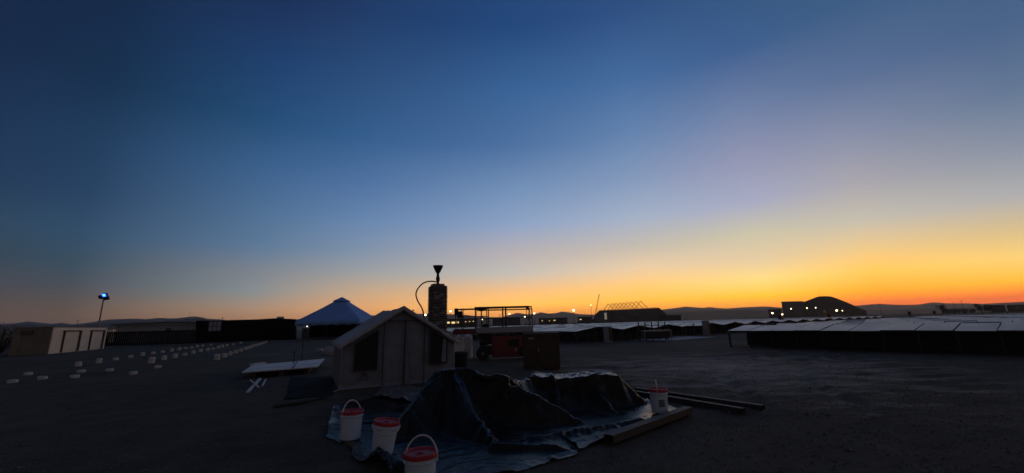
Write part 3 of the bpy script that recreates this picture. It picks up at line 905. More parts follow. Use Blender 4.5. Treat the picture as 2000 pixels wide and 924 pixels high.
N_R1 = 12
for k in range(13):
    solar_row(k * 4.5, -N_R1 * MODW, N_R1, True, 2,
              'row of solar panels nearest the camera at the right edge' if k == 0 else f'{ORD[k]} solar panel row counted back from the nearest right-hand one',
              single=12 if k < 4 else 0, legs=k < 3, skirt=k < 2)
for k, (v, low, ns) in enumerate(((-1.5, True, 1), (1.5, False, 2), (5.7, False, 2), (9.9, False, 2))):
    solar_row(v, 10, 34, low, ns, ('short end row of solar panels left of the grey cabinet', 'solar panel row just right of the first grey cabinet',
                                    'solar panel row seen end-on behind the metal rack', 'solar panel row seen end-on left of the second grey cabinet')[k],
              single=6, legs=True)
for k in range(14):
    solar_row(15.0 + k * 4.5, 10, 40, True, 2, f'{ORD[k]} far solar panel row counted rightward from the second grey cabinet', single=3 if k < 6 else 0, legs=k < 8)


def cabinet(u, v, w, h, label, name='electrical_cabinet'):
    p = uv(u, v)
    t = thing(name, label, 'cabinet', p, R(35.75), 'grey cabinets in the solar field')
    bevel(MB().box((0, 0, h / 2), (w, 0.5, h)).build('body', M['grey_wall'], t), 0.02)
    MB().box((0, -0.262, h / 2), (w * 0.86, 0.02, h * 0.86)).build('door', M['metal_dark'], t)
    return t


p1 = project(uv(9.3, 1.05)); 
cabinet(9.3, 1.05, 0.42, 1.15, 'grey cabinet standing between the first two solar rows')
cabinet(9.3, 14.55, 0.42, 1.35, 'grey cabinet in the gap before the far right solar rows')
for k, (px, py, Y) in enumerate(((1525, 619.5, 55), (1620, 615.5, 62), (1777, 610.5, 60), (1825, 609, 70))):
    p = at(px, py, Y)
    t = thing('combiner_box', ('small box on a post above the panels below the bright hall lamp', 'small box on a post above the panels before the rounded hangar',
                               'small box on a post above the panels, third from the left', 'rightmost small box on a post above the panels')[k], 'electrical box', (p.x, p.y, 0), R(35), 'boxes on posts in the solar field')
    MB().box((0, 0, p.z - 0.1), (0.75, 0.3, 0.5)).build('box', M['metal_dark'], t)
    MB().box((0, 0, (p.z - 0.35) / 2), (0.08, 0.08, p.z - 0.35)).build('post', M['metal_dark'], t)


def metal_rack():
    a = G(1256, 661); b = G(1311, 663)
    d = Vector((b.x - a.x, b.y - a.y, 0)); w = d.length; ang = math.atan2(d.y, d.x)
    Y0 = 30.5
    a = at(1256, 660, Y0); b = at(1311, 660, Y0); w = b.x - a.x
    t = thing('metal_rack', 'dark metal rack with five uprights standing before the panels', 'rack', (a.x, Y0, 0))
    htop = at(1280, 629, Y0).z; hb = at(1280, 646, Y0).z
    for k in range(5):
        x = w * k / 4 * 0.96 - 0.12
        MB().box((x, 0.45, htop / 2), (0.07, 0.07, htop)).build('upright', M['metal_dark'], t)
    MB().box((w * 0.43, 0.40, htop - 0.25), (w * 1.02, 0.03, 0.05)).build('top_rail', M['metal_dark'], t)
    MB().box((w * 0.5, 0.1, hb), (w * 0.98, 0.75, 0.06)).build('shelf', M['metal_grey'], t)
    for x in (0.08, w - 0.05):
        for y in (-0.22, 0.36):
            MB().beam((x, y, 0), (x, y, hb - 0.03), 0.06, 0.06).build('leg', M['metal_grey'], t)
    MB().box((w * 0.5, 0.1, hb - 0.32), (w * 0.82, 0.5, 0.5)).build('bin', M['metal_dark'], t)


metal_rack()
pa = [G(1238, 663, .04), G(1300, 666, .04), G(1400, 658, .04), G(1330, 656.5, .04)]
tag(MB().prism(pa, (0, 0, -0.035)).build('pale_board', M['pale_panel']), 'thin pale board lying flat on the dirt behind the metal rack', 'board')

# ------------------------------------------------------------------ left side: container, buildings, canopy


def tan_container():
    A = G(93, 692); B = G(201, 681.5)
    A.z = B.z = 0
    d = (B - A); Ln = d.length; d.normalize()
    n = Vector((-d.y, d.x, 0))
    if n.x > 0: n = -n
    hA = at(104, 639.5, A.y).z
    hh = hA
    t = thing('site_container', 'tan site container with two roller doors facing the footings', 'container', A, math.atan2(d.y, d.x))
    depth = 2.3
    # local: x along front, +y inward (to the left of direction)
    sgn = 1 if n.dot(Vector((-d.y, d.x, 0))) > 0 else -1
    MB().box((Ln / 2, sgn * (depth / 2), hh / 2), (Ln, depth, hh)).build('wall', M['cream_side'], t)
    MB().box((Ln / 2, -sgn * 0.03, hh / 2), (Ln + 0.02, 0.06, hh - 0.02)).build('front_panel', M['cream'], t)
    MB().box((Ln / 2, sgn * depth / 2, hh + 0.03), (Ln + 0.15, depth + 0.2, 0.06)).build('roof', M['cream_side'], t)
    for x0, x1 in ((0.17, 0.42), (0.66, 0.90)):
        mb = MB()
        w = (x1 - x0) * Ln
        xc = (x0 + x1) / 2 * Ln
        dr = MB()
        zc = hh * 0.42
        for k in range(12):
            dr.box((xc, -sgn * 0.10, hh * 0.05 + (k + 0.5) * hh * 0.065), (w, 0.05, hh * 0.060))
        D_ = dr.build('roller_door', M['cream'], t)
        fr = MB()
        fr.box((xc + w / 2 + 0.12, -sgn * 0.14, hh * 0.44), (0.24, 0.16, hh * 0.84))  # wide dark strip paints the shadow edge right of the door
        fr.box((xc - w / 2 - 0.04, -sgn * 0.12, hh * 0.44), (0.08, 0.12, hh * 0.84))
        fr.box((xc, -sgn * 0.14, hh * 0.86), (w + 0.4, 0.16, 0.10))
        fr.build('frame_and_shadow', M['plywood'], D_)
    mb = MB()
    for k in range(5):
        mb.box((-0.03, sgn * (0.3 + k * 0.38), hh / 2), (0.06, 0.10, hh - 0.1))
    tag(mb.build('side_rib', M['cream_side'], t), kind='stuff')
    MB().box((-0.05, sgn * 1.5, hh * 0.82), (0.10, 0.7, hh * 0.16)).build('window', M['window_dark'], t)
    return A, d, n, hh


tan_container()
# lower pale box behind the container's right end
p = at(205, 651, 74); q = at(220, 643, 74)
t = thing('small_cabin', 'small pale box just behind the right end of the tan container', 'cabin', (p.x, 74, 0))
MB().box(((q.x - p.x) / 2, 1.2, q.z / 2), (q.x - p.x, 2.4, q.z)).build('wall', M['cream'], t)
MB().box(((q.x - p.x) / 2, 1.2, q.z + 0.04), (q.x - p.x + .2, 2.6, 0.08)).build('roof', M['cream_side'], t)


def light_tower():
    Y = 60.0
    top = at(203, 581, Y)
    base = Vector((top.x, top.y, 0))
    t = thing('light_tower', 'tall light mast with one lit blue-white lamp behind the tan container', 'light tower', base)
    MB().tube([(0, 0, 0.9), (0, 0, top.z * 0.45), (0, 0, top.z * 0.45), (0, 0, top.z)], [0.16, 0.15, 0.1, 0.08], 8).build('mast', M['metal_grey'], t)
    bevel(MB().box((0, 0, 0.7), (2.4, 1.3, 1.0)).build('trailer_body', M['metal_dark'], t), 0.08)
    for x in (-0.7, 0.7):
        for s in (-0.68, 0.68):
            MB().tube([(x, s - 0.1, 0.32), (x, s + 0.1, 0.32)], 0.32, 14).build('wheel', M['rubber'], t)
    MB().box((0, 0, top.z), (1.3, 0.1, 0.1)).build('crossbar', M['metal_dark'], t)
    # lamp heads: tilted housings, one lit
    for k, (x, z, lit) in enumerate(((-0.42, 0.05, 0), (0.14, 0.38, 1), (0.45, -0.12, 0))):
        hd = MB()
        mt = Matrix.Translation((x, -0.05, top.z + z)) @ Matrix.Rotation(R(25), 4, 'X') @ Matrix.Rotation(R(-20 + 20 * k), 4, 'Z')
        hd.box(None, (0.62, 0.28, 0.50), mat=mt)
        h_ = hd.build('lamp_head', M['metal_dark'], t)
        g = MB()
        g.box(None, (0.58, 0.03, 0.46), mat=mt @ Matrix.Translation((0, -0.16, 0)))
        g.build('lamp_glass', M['lamp_blue'] if lit else M['window_dark'], h_)
        if lit:
            g = MB().box(None, (0.26, 0.03, 0.22), mat=mt @ Matrix.Translation((0, -0.185, 0)))
            g.build('lamp_bulb', M['lamp_cyan'], h_)


light_tower()


def grey_building():
    Y = 62.0
    pts = [(232, 636), (345, 630.5), (383, 632)]
    a = at(228, 637, Y); b = at(383, 632, Y)
    t = thing('grey_building', 'long grey metal building with shallow roof behind the left fence', 'building', (a.x, Y, 0))
    W = b.x - a.x
    ze = a.z; zr = at(335, 630.2, Y).z
    MB().box((W / 2, 6, ze / 2), (W, 12, ze)).build('wall', M['grey_wall'], t)
    rx = at(335, 630.2, Y).x - a.x
    MB().prism([(-0.3, -0.3, ze), (W + 0.2, -0.3, ze), (W + 0.2, -0.3, ze + 0.15), (rx, -0.3, zr), (-0.3, -0.3, ze + 0.12)], (0, 12.6, 0)).build('gable', M['grey_wall'], t)
    MB().beam((-0.5, 6, ze + 0.19), (rx, 6, zr + 0.06), 13, 0.1).beam((rx, 6, zr + 0.06), (W + 0.4, 6, ze + 0.22), 13, 0.1).build('roof', M['metal_dark'], t)
    rb = MB()
    for k in range(int(W / 0.6)):
        rb.box((0.3 + k * 0.6, -0.03, ze / 2), (0.08, 0.06, ze - 0.05))
    tag(rb.build('siding_rib', M['grey_wall'], t), kind='stuff')
    p = at(326, 641, Y); q = at(333.5, 648.5, Y)
    w = MB().box(((p.x + q.x) / 2 - a.x, -0.08, (p.z + q.z) / 2), (q.x - p.x, 0.12, p.z - q.z)).build('window', M['window_dark'], t)
    MB().box(((p.x + q.x) / 2 - a.x, -0.16, q.z - 0.04), (q.x - p.x + 0.2, 0.1, 0.08)).build('sill', M['grey_wall'], w)


grey_building()


def picket_fence(px0, px1, ybase0, ybase1, h, label):
    A = G(px0, ybase0); B = G(px1, ybase1); A.z = B.z = 0
    d = B - A; Ln = d.length
    t = thing('slat_fence', label, 'fence', A, math.atan2(d.y, d.x))
    n = int(Ln / 2.6)
    for k in range(n + 1):
        MB().box((k * Ln / n, 0, h / 2), (0.09, 0.09, h + 0.1)).build('post', M['metal_dark'], t)
    for z in (0.25, h - 0.1):
        MB().box((Ln / 2, 0.03, z), (Ln, 0.04, 0.06)).build('rail', M['metal_dark'], t)
    mb = MB(); k = 0.0
    while k < Ln:
        mb.box((k, -0.03, h / 2 + 0.05), (0.17, 0.02, h)); k += 0.21
    tag(mb.build('slat', M['black_wall'], t), kind='stuff')


picket_fence(205, 380, 676.5, 671, 1.75, 'dark slatted fence in front of the grey building')


def black_building():
    A = G(383, 670); B = G(579, 662.5); A.z = B.z = 0
    d = B - A; Ln = d.length; dn = d.normalized()
    t = thing('black_building', 'long black windowless building between grey building and blue canopy', 'building', A, math.atan2(d.y, d.x))

    def loc(px, py):   # pixel on the front face -> local x,z
        r_ = ray(px, py)
        n = Vector((-dn.y, dn.x, 0))
        k = (A - Vector((0, 0, EYE))).dot(n) / r_.dot(n)
        p_ = Vector((0, 0, EYE)) + r_ * k
        return (p_ - A).dot(dn), p_.z
    top = [loc(383, 626.5), loc(430, 626), loc(432, 625.5), loc(500, 624), loc(535, 621.8), loc(560, 622.5), loc(579, 623.5)]
    poly = [(0, 0, 0)] + [(Ln, 0, 0)] + [(x, 0, z) for x, z in reversed(top)]
    MB().prism(poly, (0, 9, 0)).build('wall', M['black_wall'], t)
    rb = MB()
    k = loc(436, 640)[0]
    while k < Ln - 0.2:
        rb.box((k, -0.04, 1.6), (0.12, 0.08, 3.0)); k += 1.2
    tag(rb.build('wall_rib', M['black_wall'], t), kind='stuff')
    x0, z1 = loc(409, 628.5); x1, z0 = loc(430.5, 646)
    pn = MB().box(((x0 + x1) / 2, -0.06, (z0 + z1) / 2), (x1 - x0, 0.10, z1 - z0)).build('pale_panel', M['pale_panel'], t)
    for f in (0.33, 0.66):
        MB().box((x0 + (x1 - x0) * f, -0.13, (z0 + z1) / 2), (0.07, 0.04, z1 - z0)).build('mullion', M['metal_dark'], pn)
    MB().box(((x0 + x1) / 2, -0.135, z0 + (z1 - z0) * 0.5), (x1 - x0, 0.04, 0.07)).build('mullion', M['metal_dark'], pn)
    x, z = loc(549, 620.5)
    MB().box((x, 2, z - 0.05), (1.0, 0.8, 0.5)).build('roof_vent', M['pale_panel'], t)


black_building()


def canopy():
    Y = 60.0
    pk = at(668, 580.5, Y + 7)
    L_ = at(577, 627, Y); Rr_ = at(752, 622, Y)
    w = Rr_.x - L_.x
    cx = (L_.x + Rr_.x) / 2
    cx = pk.x
    base = Vector((cx, Y + w / 2, 0))
    t = thing('blue_canopy', 'large blue peaked canopy tent with vented top behind the grey tent', 'canopy tent', base)
    hw = 5.5
    for _ in range(20): hw = at(668, 580.5, Y + hw).x - L_.x
    w = 2 * hw
    base = Vector((at(668, 580.5, Y + hw).x, Y + hw, 0)); t.location = base
    ze = L_.z; zp = at(668, 580.5, Y + hw).z
    n = 14
    zc = ze + (zp - ze) * 0.80
    fr_c = 0.215

    def sheet(f0, f1, z0, z1, sag):
        mb = MB()
        for s in range(4):
            a = s * math.pi / 2
            rot = Matrix.Rotation(a, 3, 'Z')
            vv = []; ff = []
            m_ = 10
            for j in range(n + 1):
                f = j / n
                r_ = f0 + (f1 - f0) * f
                z = z0 + (z1 - z0) * f - sag * math.sin(math.pi * f)
                for i in range(m_ + 1):
                    x = (i / m_ * 2 - 1)
                    vv.append(rot @ Vector((x * r_ * hw, -r_ * hw, z - 0.10 * (1 - x * x) * math.sin(math.pi * f) - 0.04 * abs(math.sin(i * 2.2)) * (1 - f))))
            for j in range(n):
                for i in range(m_):
                    a_ = j * (m_ + 1) + i
                    ff.append((a_, a_ + 1, a_ + m_ + 2, a_ + m_ + 1))
            mb.add(vv, ff)
        return mb
    o = sheet(1.0, fr_c - 0.03, ze, zc + 0.0, 0.06).build('roof', M['blue_tent'], t, True)
    o.modifiers.new('s', 'SOLIDIFY').thickness = 0.03
    o2 = sheet(fr_c + 0.012, 0.01, zc + 0.08, zp, 0.0).build('vent_cap', M['blue_tent'], t, True)
    o2.modifiers.new('s', 'SOLIDIFY').thickness = 0.03
    mb = MB()
    for s in range(4):
        rot = Matrix.Rotation(s * math.pi / 2, 3, 'Z')
        vv = []; ff = []
        for i in range(41):
            x = (i / 40 * 2 - 1) * hw
            yy = -hw - 0.02 - 0.05 * math.sin(i * 1.3)
            vv += [rot @ Vector((x, -hw - 0.02, ze + 0.02)), rot @ Vector((x, yy, ze - 0.72 + 0.05 * math.sin(i * 0.9)))]
        for i in range(40):
            ff.append((2 * i, 2 * i + 1, 2 * i + 3, 2 * i + 2))
        mb.add(vv, ff)
    o3 = mb.build('valance', M['blue_tent'], t, True)
    o3.modifiers.new('s', 'SOLIDIFY').thickness = 0.02
    MB().box((0, hw * 0.96, ze / 2 + 0.05), (w * 0.97, 0.04, ze - 0.15)).build('rear_wall', M['black_wall'], t)  # rear and side walls added to make the space under the canopy dark
    for sx in (-1, 1):
        MB().box((sx * hw * 0.96, hw * 0.4, ze / 2 + 0.05), (0.04, hw * 1.1, ze - 0.15)).build('side_wall', M['black_wall'], t)
    for sx in (-1, 0, 1):
        for sy in (-1, 0, 1):
            if sx == 0 and sy == 0: continue
            MB().tube([(sx * hw * 0.985, sy * hw * 0.985, 0), (sx * hw * 0.985, sy * hw * 0.985, ze)], 0.06, 8).build('pole', M['metal_dark'], t)


canopy()
picket_fence(590, 700, 661, 657, 1.6, 'dark slatted fence under the blue canopy')

def dry_shrub():
    p = G(-4, 694)
    rnd = random.Random(8)
    t = thing('dry_shrub', 'pale dry shrub at the left edge beside the tan container', 'shrub', (p.x, p.y, 0))
    st = MB()
    lf = MB()
    for k in range(26):
        a = rnd.random() * 6.28; r_ = rnd.uniform(0.4, 1.5); h = rnd.uniform(1.0, 2.5)
        tip = Vector((math.cos(a) * r_, math.sin(a) * r_, h))
        st.tube([(0, 0, 0), tip * 0.5 + Vector((0, 0, .25)), tip], [0.035, 0.02, 0.008], 5)
        for j in range(40):
            q = tip * rnd.uniform(0.45, 1.05) + Vector((rnd.gauss(0, .16), rnd.gauss(0, .16), rnd.gauss(0, .14)))
            d = Vector((rnd.gauss(0, 1), rnd.gauss(0, 1), rnd.gauss(0, 1))).normalized() * rnd.uniform(.05, .11)
            e = d.orthogonal().normalized() * 0.035
            lf.add([q - d, q + e, q + d, q - e], [(0, 1, 2, 3)])
    st.build('stem', M['bark'], t)
    lf.build('foliage', M['leaf_dry'], t)


M['leaf_dry'] = mat('dry_leaf', (0.16, 0.15, 0.11), 0.8, 0, 0.3, 3)
dry_shrub()

# thin stakes
for (px, y0, y1, lb) in ((572, 722, 686, 'thin dark stake behind the white boards, left of two'), (588, 716, 664, 'taller thin dark stake behind the white boards, right of two')):
    p = G(px, y0); h = at(px, y1, p.y).z
    t = thing('stake', lb, 'stake', (p.x, p.y, 0), group='thin stakes by the white boards')
    MB().tube([(0, 0, -0.05), (0.01, 0, h)], [0.022, 0.018], 6).build('rod', M['metal_dark'], t)
    MB().box((0, 0, h - 0.04), (0.06, 0.06, 0.05)).build('cap', M['rubber'], t)

# ------------------------------------------------------------------ footings
ROW_A = [(411.7, 674.5), (395.6, 676.5), (385, 678.5), (374, 680.5), (362, 682), (350, 684), (335, 686.5), (317, 689), (299, 691.5), (278, 695), (254.5, 699), (225.5, 703.5), (192.7, 709), (152, 716)]
ROW_B = [(470, 671.5), (455, 674), (443, 676.5), (434, 678.5), (426, 680.5), (415.6, 683), (405, 685.5), (391.4, 688), (377, 691), (361, 694.5), (341.6, 699), (320, 703), (295, 709.5)]
ROW_C = [(308, 718.5), (260, 731), (214, 725), (158, 727.5), (145.5, 738), (82, 741), (54.5, 732.5), (24, 748)]
ROW_D = [(519.5, 670), (514, 671.8), (509, 673.5), (503.5, 675.3), (498, 677), (492, 679), (486, 681.2), (479, 683.5), (470, 686.8), (460, 690.3), (449, 694), (437.7, 698), (423.4, 703)]


def footing_mesh(r, h, seed):
    rnd = random.Random(seed)
    mb = MB().lathe([(r * 0.99, 0), (r * 1.0, h * 0.5), (r * 1.0, h * 0.72), (r * 0.95, h * 0.88), (r * 0.82, h * 0.97), (r * 0.6, h), (0.001, h + 0.006)], 22)
    mb.v = [(x + rnd.uniform(-.006, .006), y + rnd.uniform(-.006, .006), z + (rnd.uniform(-.006, .006) if z > 0 else 0)) for x, y, z in mb.v]
    return mb.mesh('footing', True, M['concrete'])


FM = [footing_mesh(0.128, 0.25, 1), footing_mesh(0.128, 0.18, 2), footing_mesh(0.13, 0.12, 3), footing_mesh(0.145, 0.32, 4)]
rn = random.Random(11)


def footing_row(pts, order, text, hs):
    pts = sorted(pts, key=lambda q: -q[1])
    for k, (px, py) in enumerate(pts):
        p = G(px, py); p.z = -0.01
        o = link('footing', FM[hs(k)])
        o.location = p; o.rotation_euler = (R(rn.uniform(-3, 3)), R(rn.uniform(-3, 3)), rn.random() * 6)
        tag(o, text.format(ORD[k]), 'footing', 'pale round concrete footings set out in rows')


footing_row(ROW_A, 0, 'pale round footing, {} from the near end of the row closest to the tan container', lambda k: (0, 0, 1, 1, 0, 1, 1)[k % 7])
footing_row(ROW_B, 0, 'pale round footing, {} from the near end of the middle footing row', lambda k: 3 if k == 0 else (0, 0, 0, 1)[k % 4])
footing_row(ROW_C, 0, 'low pale footing, {} nearest of the scattered ones at lower left', lambda k: 2)
footing_row(ROW_D, 0, 'pale round footing, {} from the near end of the row nearest the white boards', lambda k: 0 if k else 3)

# ------------------------------------------------------------------ white boards on blocks, sticks


def board_stack():
    z = 0.20
    a = G(472, 729, z); b = G(620, 718, z); c = G(634, 702, z); d = G(494, 715, z)
    base = Vector(((a.x + c.x) / 2, (a.y + c.y) / 2, 0))
    n = 3
    for k in range(n):
        f0, f1 = k / n + 0.012, (k + 1) / n - 0.012
        pts = [a.lerp(d, f0), b.lerp(c, f0), b.lerp(c, f1), a.lerp(d, f1)]
        ctr = sum(pts, Vector()) / 4; ctr.z = 0
        o = MB().prism([p - ctr - Vector((0, 0, 0.0)) for p in pts], (0, 0, 0.035 + 0.006 * (k == 1))).build('white_board', M['timber'])
        o.location = ctr
        tag(o, ('nearest of three long white boards lying side by side on blocks', 'middle of three long white boards lying side by side on blocks', 'farthest of three long white boards lying side by side on blocks')[k], 'board', 'white boards on blocks')
    for k, f in enumerate((0.14, 0.5, 0.84)):
        p = a.lerp(b, f); q = d.lerp(c, f)
        p.z = q.z = z / 2
        o = MB().beam(p.lerp(q, 0.03) - base, q - base, 0.14, z - 0.01).build('support_block', M['plywood'])
        o.location = base
        tag(o, ('left block under the white boards', 'middle block under the white boards', 'right block under the white boards')[k] + ', dark timber', 'block', 'blocks under the white boards')
    p = a.lerp(b, 0.655); q = d.lerp(c, 0.59)
    o = MB().beam(p + Vector((0, 0, .055)), q + Vector((0, 0, .055)), 0.05, 0.02).build('batten', M['metal_dark'])
    tag(o, 'thin dark batten laid across the white boards', 'batten')
    p = G(493, 712, .2); q = G(517, 709, .2)
    o = MB().beam(p, q, 0.25, 0.05).beam(p - Vector((0, 0, .11)), p.lerp(q, .3) - Vector((0, 0, .11)), .2, .17).build('offcut_board', M['timber'])
    tag(o, 'short pale board just behind the left end of the white boards', 'board')


board_stack()


def stick(p0, p1, w, label, z0=0.02, z1=0.02):
    a = G(*p0, z0); b = G(*p1, z1)
    o = MB().beam(a, b, w, w * 0.6).build('white_stick', M['timber'])
    bevel(o, 0.004, 1)
    tag(o, label, 'stick', 'white sticks lying before the boards')


stick((484, 766), (508, 740), 0.075, 'thick white stick lying diagonally, crossed by a thinner one')
stick((488.5, 742), (506, 757), 0.035, 'thin white stick crossing over the thick diagonal one', 0.07, 0.07)
stick((512, 754.5), (519, 741), 0.04, 'short white stick lying alone right of the crossed pair')


def debris():
    rnd = random.Random(5)
    c = G(632, 688)
    for k in range(9):
        p = G(620 + rnd.random() * 24, 684 + rnd.random() * 7)
        a = rnd.random() * 3.14
        L_ = rnd.uniform(0.12, 0.45)
        d = Vector((math.cos(a), math.sin(a), 0)) * L_
        o = MB().beam(Vector((0, 0, 0.05)) - d, Vector((0, 0, 0.05 + rnd.uniform(0, .12))) + d, 0.07, 0.05).build('scrap_piece', M['timber'])
        o.location = (p.x, p.y, 0)
        tag(o, 'small white scrap piece in the loose heap left of the tent', 'scrap', 'white scrap heap left of the tent')
    p = G(648, 693); q = at(648, 674, p.y)
    t = thing('grey_sack', 'pale grey sack against the left rear of the tent', 'sack', (p.x, p.y, 0))
    t_b = MB()
    n = 16
    prof = [(0.001, 0), (0.5, 0.0), (0.58, 0.15), (0.52, 0.33), (0.30, 0.46), (0.001, 0.5)]
    t_b.lathe(prof, n)
    t_b.v = [(x * (1 + .15 * noise.noise((x * 3, y * 3, z * 3))), y * .7, z * (1 + .2 * noise.noise((x * 4, y * 4, 1)))) for x, y, z in t_b.v]
    t_b.build('sack_body', M['pale_panel'], t, True)
    MB().tube([(0.05, 0, 0.44), (0.08, 0, 0.56), (0.16, 0.02, 0.6)], [0.07, 0.04, 0.09], 8).build('sack_neck', M['pale_panel'], t, True)


debris()


def wavy_sheet(name, pts, n, m_, amp, freq, matl, label, cat, seed, thick=0.004, zoff=0.012):
    a, b, c, d = pts
    vv = []; ff = []
    for j in range(m_ + 1):
        for i in range(n + 1):
            s, t_ = i / n, j / m_
            p = a.lerp(b, s).lerp(d.lerp(c, s), t_)
            w = noise.ridged_multi_fractal((p.x * freq, p.y * freq, seed), 0.9, 2.0, 4, 0.8, 2.0)
            ex = 0.06 * noise.noise((p.x * 2, p.y * 2, seed + 4))
            vv.append((p.x + ex, p.y + 0.06 * noise.noise((p.y * 2, p.x * 2, seed + 9)), zoff + max(0, amp * (w - 0.6))))
    for j in range(m_):
        for i in range(n):
            q = j * (n + 1) + i
            ff.append((q, q + 1, q + n + 2, q + n + 1))
    mb = MB().add(vv, ff)
    ctr = sum(pts, Vector()) / 4; ctr.z = 0
    mb.v = [(x - ctr.x, y - ctr.y, z) for x, y, z in mb.v]
    o = mb.build(name, matl, None, True)
    o.location = ctr
    o.modifiers.new('s', 'SOLIDIFY').thickness = thick
    tag(o, label, cat)
    return o


wavy_sheet('ground_sheet', [G(556, 782), G(652, 774), G(650, 735), G(568, 738)], 60, 50, 0.035, 1.2, M['ground_sheet'], 'dark blue sheet spread on the dirt left of the tent', 'sheet', 2.0)
o = MB().tube([G(533, 795, .03), G(580, 788, .035), G(640, 776, .03)], 0.03, 8).build('black_pipe', M['rubber'])
tag(o, 'black pipe lying along the front edge of the dark blue sheet', 'pipe')

# ------------------------------------------------------------------ grey cabin tent


def cabin_tent():
    az = R(27.0)
    f = Vector((math.cos(az), math.sin(az), 0))      # along the front, left to right
    b = Vector((-math.sin(az), math.cos(az), 0))     # towards the rear
    A = G(663, 763); A.z = 0
    W, Dp = 3.02, 3.1
    zs, zp = 1.12, 2.06
    t = thing('cabin_tent', 'grey canvas cabin tent with two dark mesh windows', 'tent', A, az)
    # local x along the front, y to the rear
    nx, nz_ = 60, 26

    def wr(x, z, s):
        dg = noise.ridged_multi_fractal((x * 1.1 + z * 1.3, z * 0.5 - x * 0.25, s + 2), 0.9, 2.1, 3, 0.8, 2.0)
        dg2 = noise.ridged_multi_fractal((x * 1.2 - z * 1.2, z * 0.4 + x * 0.2, s + 8), 0.9, 2.1, 3, 0.8, 2.0)
        return 0.034 * noise.fractal((x * 1.5, z * 1.0, s), 0.9, 2.2, 4) + 0.026 * (dg - 0.9) + 0.022 * (dg2 - 0.9)

    def top(x):
        return zs + (zp - zs) * (1 - abs(x - W / 2) / (W / 2))
    # front wall
    def gable(y, s, flip):
        vv = []; ff = []
        for i in range(nx + 1):
            x = W * i / nx
            for j in range(nz_ + 1):
                z = top(x) * j / nz_
                bulge = 0.03 * math.sin(math.pi * j / nz_) * (0.4 + abs(math.sin(math.pi * x / W * 2)))
                vv.append((x, y + wr(x, z, s) * min(1, z * 4) * (1 if 0.03 < x < W - 0.03 else 0) + flip * bulge, z))
        for i in range(nx):
            for j in range(nz_):
                q = i * (nz_ + 1) + j
                ff.append((q, q + 1, q + nz_ + 2, q + nz_ + 1))
        return MB().add(vv, ff)
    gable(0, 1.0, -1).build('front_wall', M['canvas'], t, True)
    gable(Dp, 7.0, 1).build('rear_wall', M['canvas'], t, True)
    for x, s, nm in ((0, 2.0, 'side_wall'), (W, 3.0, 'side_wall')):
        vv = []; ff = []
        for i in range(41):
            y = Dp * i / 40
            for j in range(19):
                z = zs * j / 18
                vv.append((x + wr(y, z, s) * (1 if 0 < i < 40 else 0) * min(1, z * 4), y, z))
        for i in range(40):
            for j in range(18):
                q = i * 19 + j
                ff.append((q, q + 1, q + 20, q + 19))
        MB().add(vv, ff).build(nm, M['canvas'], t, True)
    # roof: two slopes with overhang, sagging between the poles
    ov, oe = 0.17, 0.10
    rf = MB()
    for sd in (-1, 1):
        vv = []; ff = []
        for i in range(46):
            y = -ov + (Dp + 2 * ov) * i / 45
            for j in range(25):
                g = j / 24
                run = (W / 2 + oe) * g
                x = W / 2 + sd * run
                z = zp + 0.035 - (zp - zs) / (W / 2) * run
                sagr = 0.075 * math.sin(math.pi * min(1, max(0, (y) / Dp))) * math.sin(math.pi * g) + 0.045 * math.sin(math.pi * min(1, max(0, y / Dp))) * (1 - g)
                nzv = 0.030 * noise.fractal((y * 1.4, g * 3.0, 4.0 + sd), 0.9, 2.1, 4) + 0.016 * (noise.ridged_multi_fractal((y * 0.9, g * 2.2 + y * 0.5, 2.0 + sd), 0.9, 2.1, 3, 0.8, 2.0) - 0.9)
                drop = 0.05 if g > 0.97 else 0
                vv.append((x, y, z - sagr + nzv * (1 if 0 < i < 45 else 0.4) - drop))
        for i in range(45):
            for j in range(24):
                q = i * 25 + j
                ff.append((q, q + 1, q + 26, q + 25))
        rf.add(vv, ff)
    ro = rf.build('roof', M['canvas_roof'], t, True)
    ro.modifiers.new('s', 'SOLIDIFY').thickness = 0.012
    # hanging edge band along the front and rear gable
    for y in (-ov - 0.004, Dp + ov + 0.004):
        mb = MB()
        for sd in (-1, 1):
            vv = []; ff = []
            for j in range(25):
                run = (W / 2 + oe) * j / 24
                x = W / 2 + sd * run
                z = zp + 0.045 - (zp - zs) / (W / 2) * run
                wv = 0.030 * noise.noise((run * 3.2, y, sd * 3.0)) + 0.02 * noise.noise((run * 8, y, sd * 5.0))
                vv += [(x, y + wv, z), (x, y + wv + 0.01 * math.sin(j), z - 0.12 - 0.03 * noise.noise((run * 2.5, 4, sd * 7.0)) - 0.012 * math.sin(j * 1.1))]
            for j in range(24):
                ff.append((2 * j, 2 * j + 1, 2 * j + 3, 2 * j + 2))
            mb.add(vv, ff)
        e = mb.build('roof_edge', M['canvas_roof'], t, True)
        e.modifiers.new('s', 'SOLIDIFY').thickness = 0.008
    # windows: black mesh set in a stitched frame, flap rolled beside it
    for (x0, x1, z0, z1a, z1b) in ((0.30, 0.86, 0.46, 1.12, 1.46), (2.28, 2.76, 0.50, 1.44, 1.14)):
        y = -0.12
        w_ = MB().prism([(x0, y, z0), (x1, y, z0), (x1, y, z1b), (x0, y, z1a)], (0, 0.05, 0)).build('mesh_window', M['mesh_window'], t)
        fr = MB()
        c = [(x0, y - .012, z0), (x1, y - .012, z0), (x1, y - .012, z1b), (x0, y - .012, z1a)]
        for k in range(4):
            fr.beam(c[k], c[(k + 1) % 4], 0.025, 0.035, (0, 1, 0))
        fr.build('window_frame', M['canvas_trim'], w_)
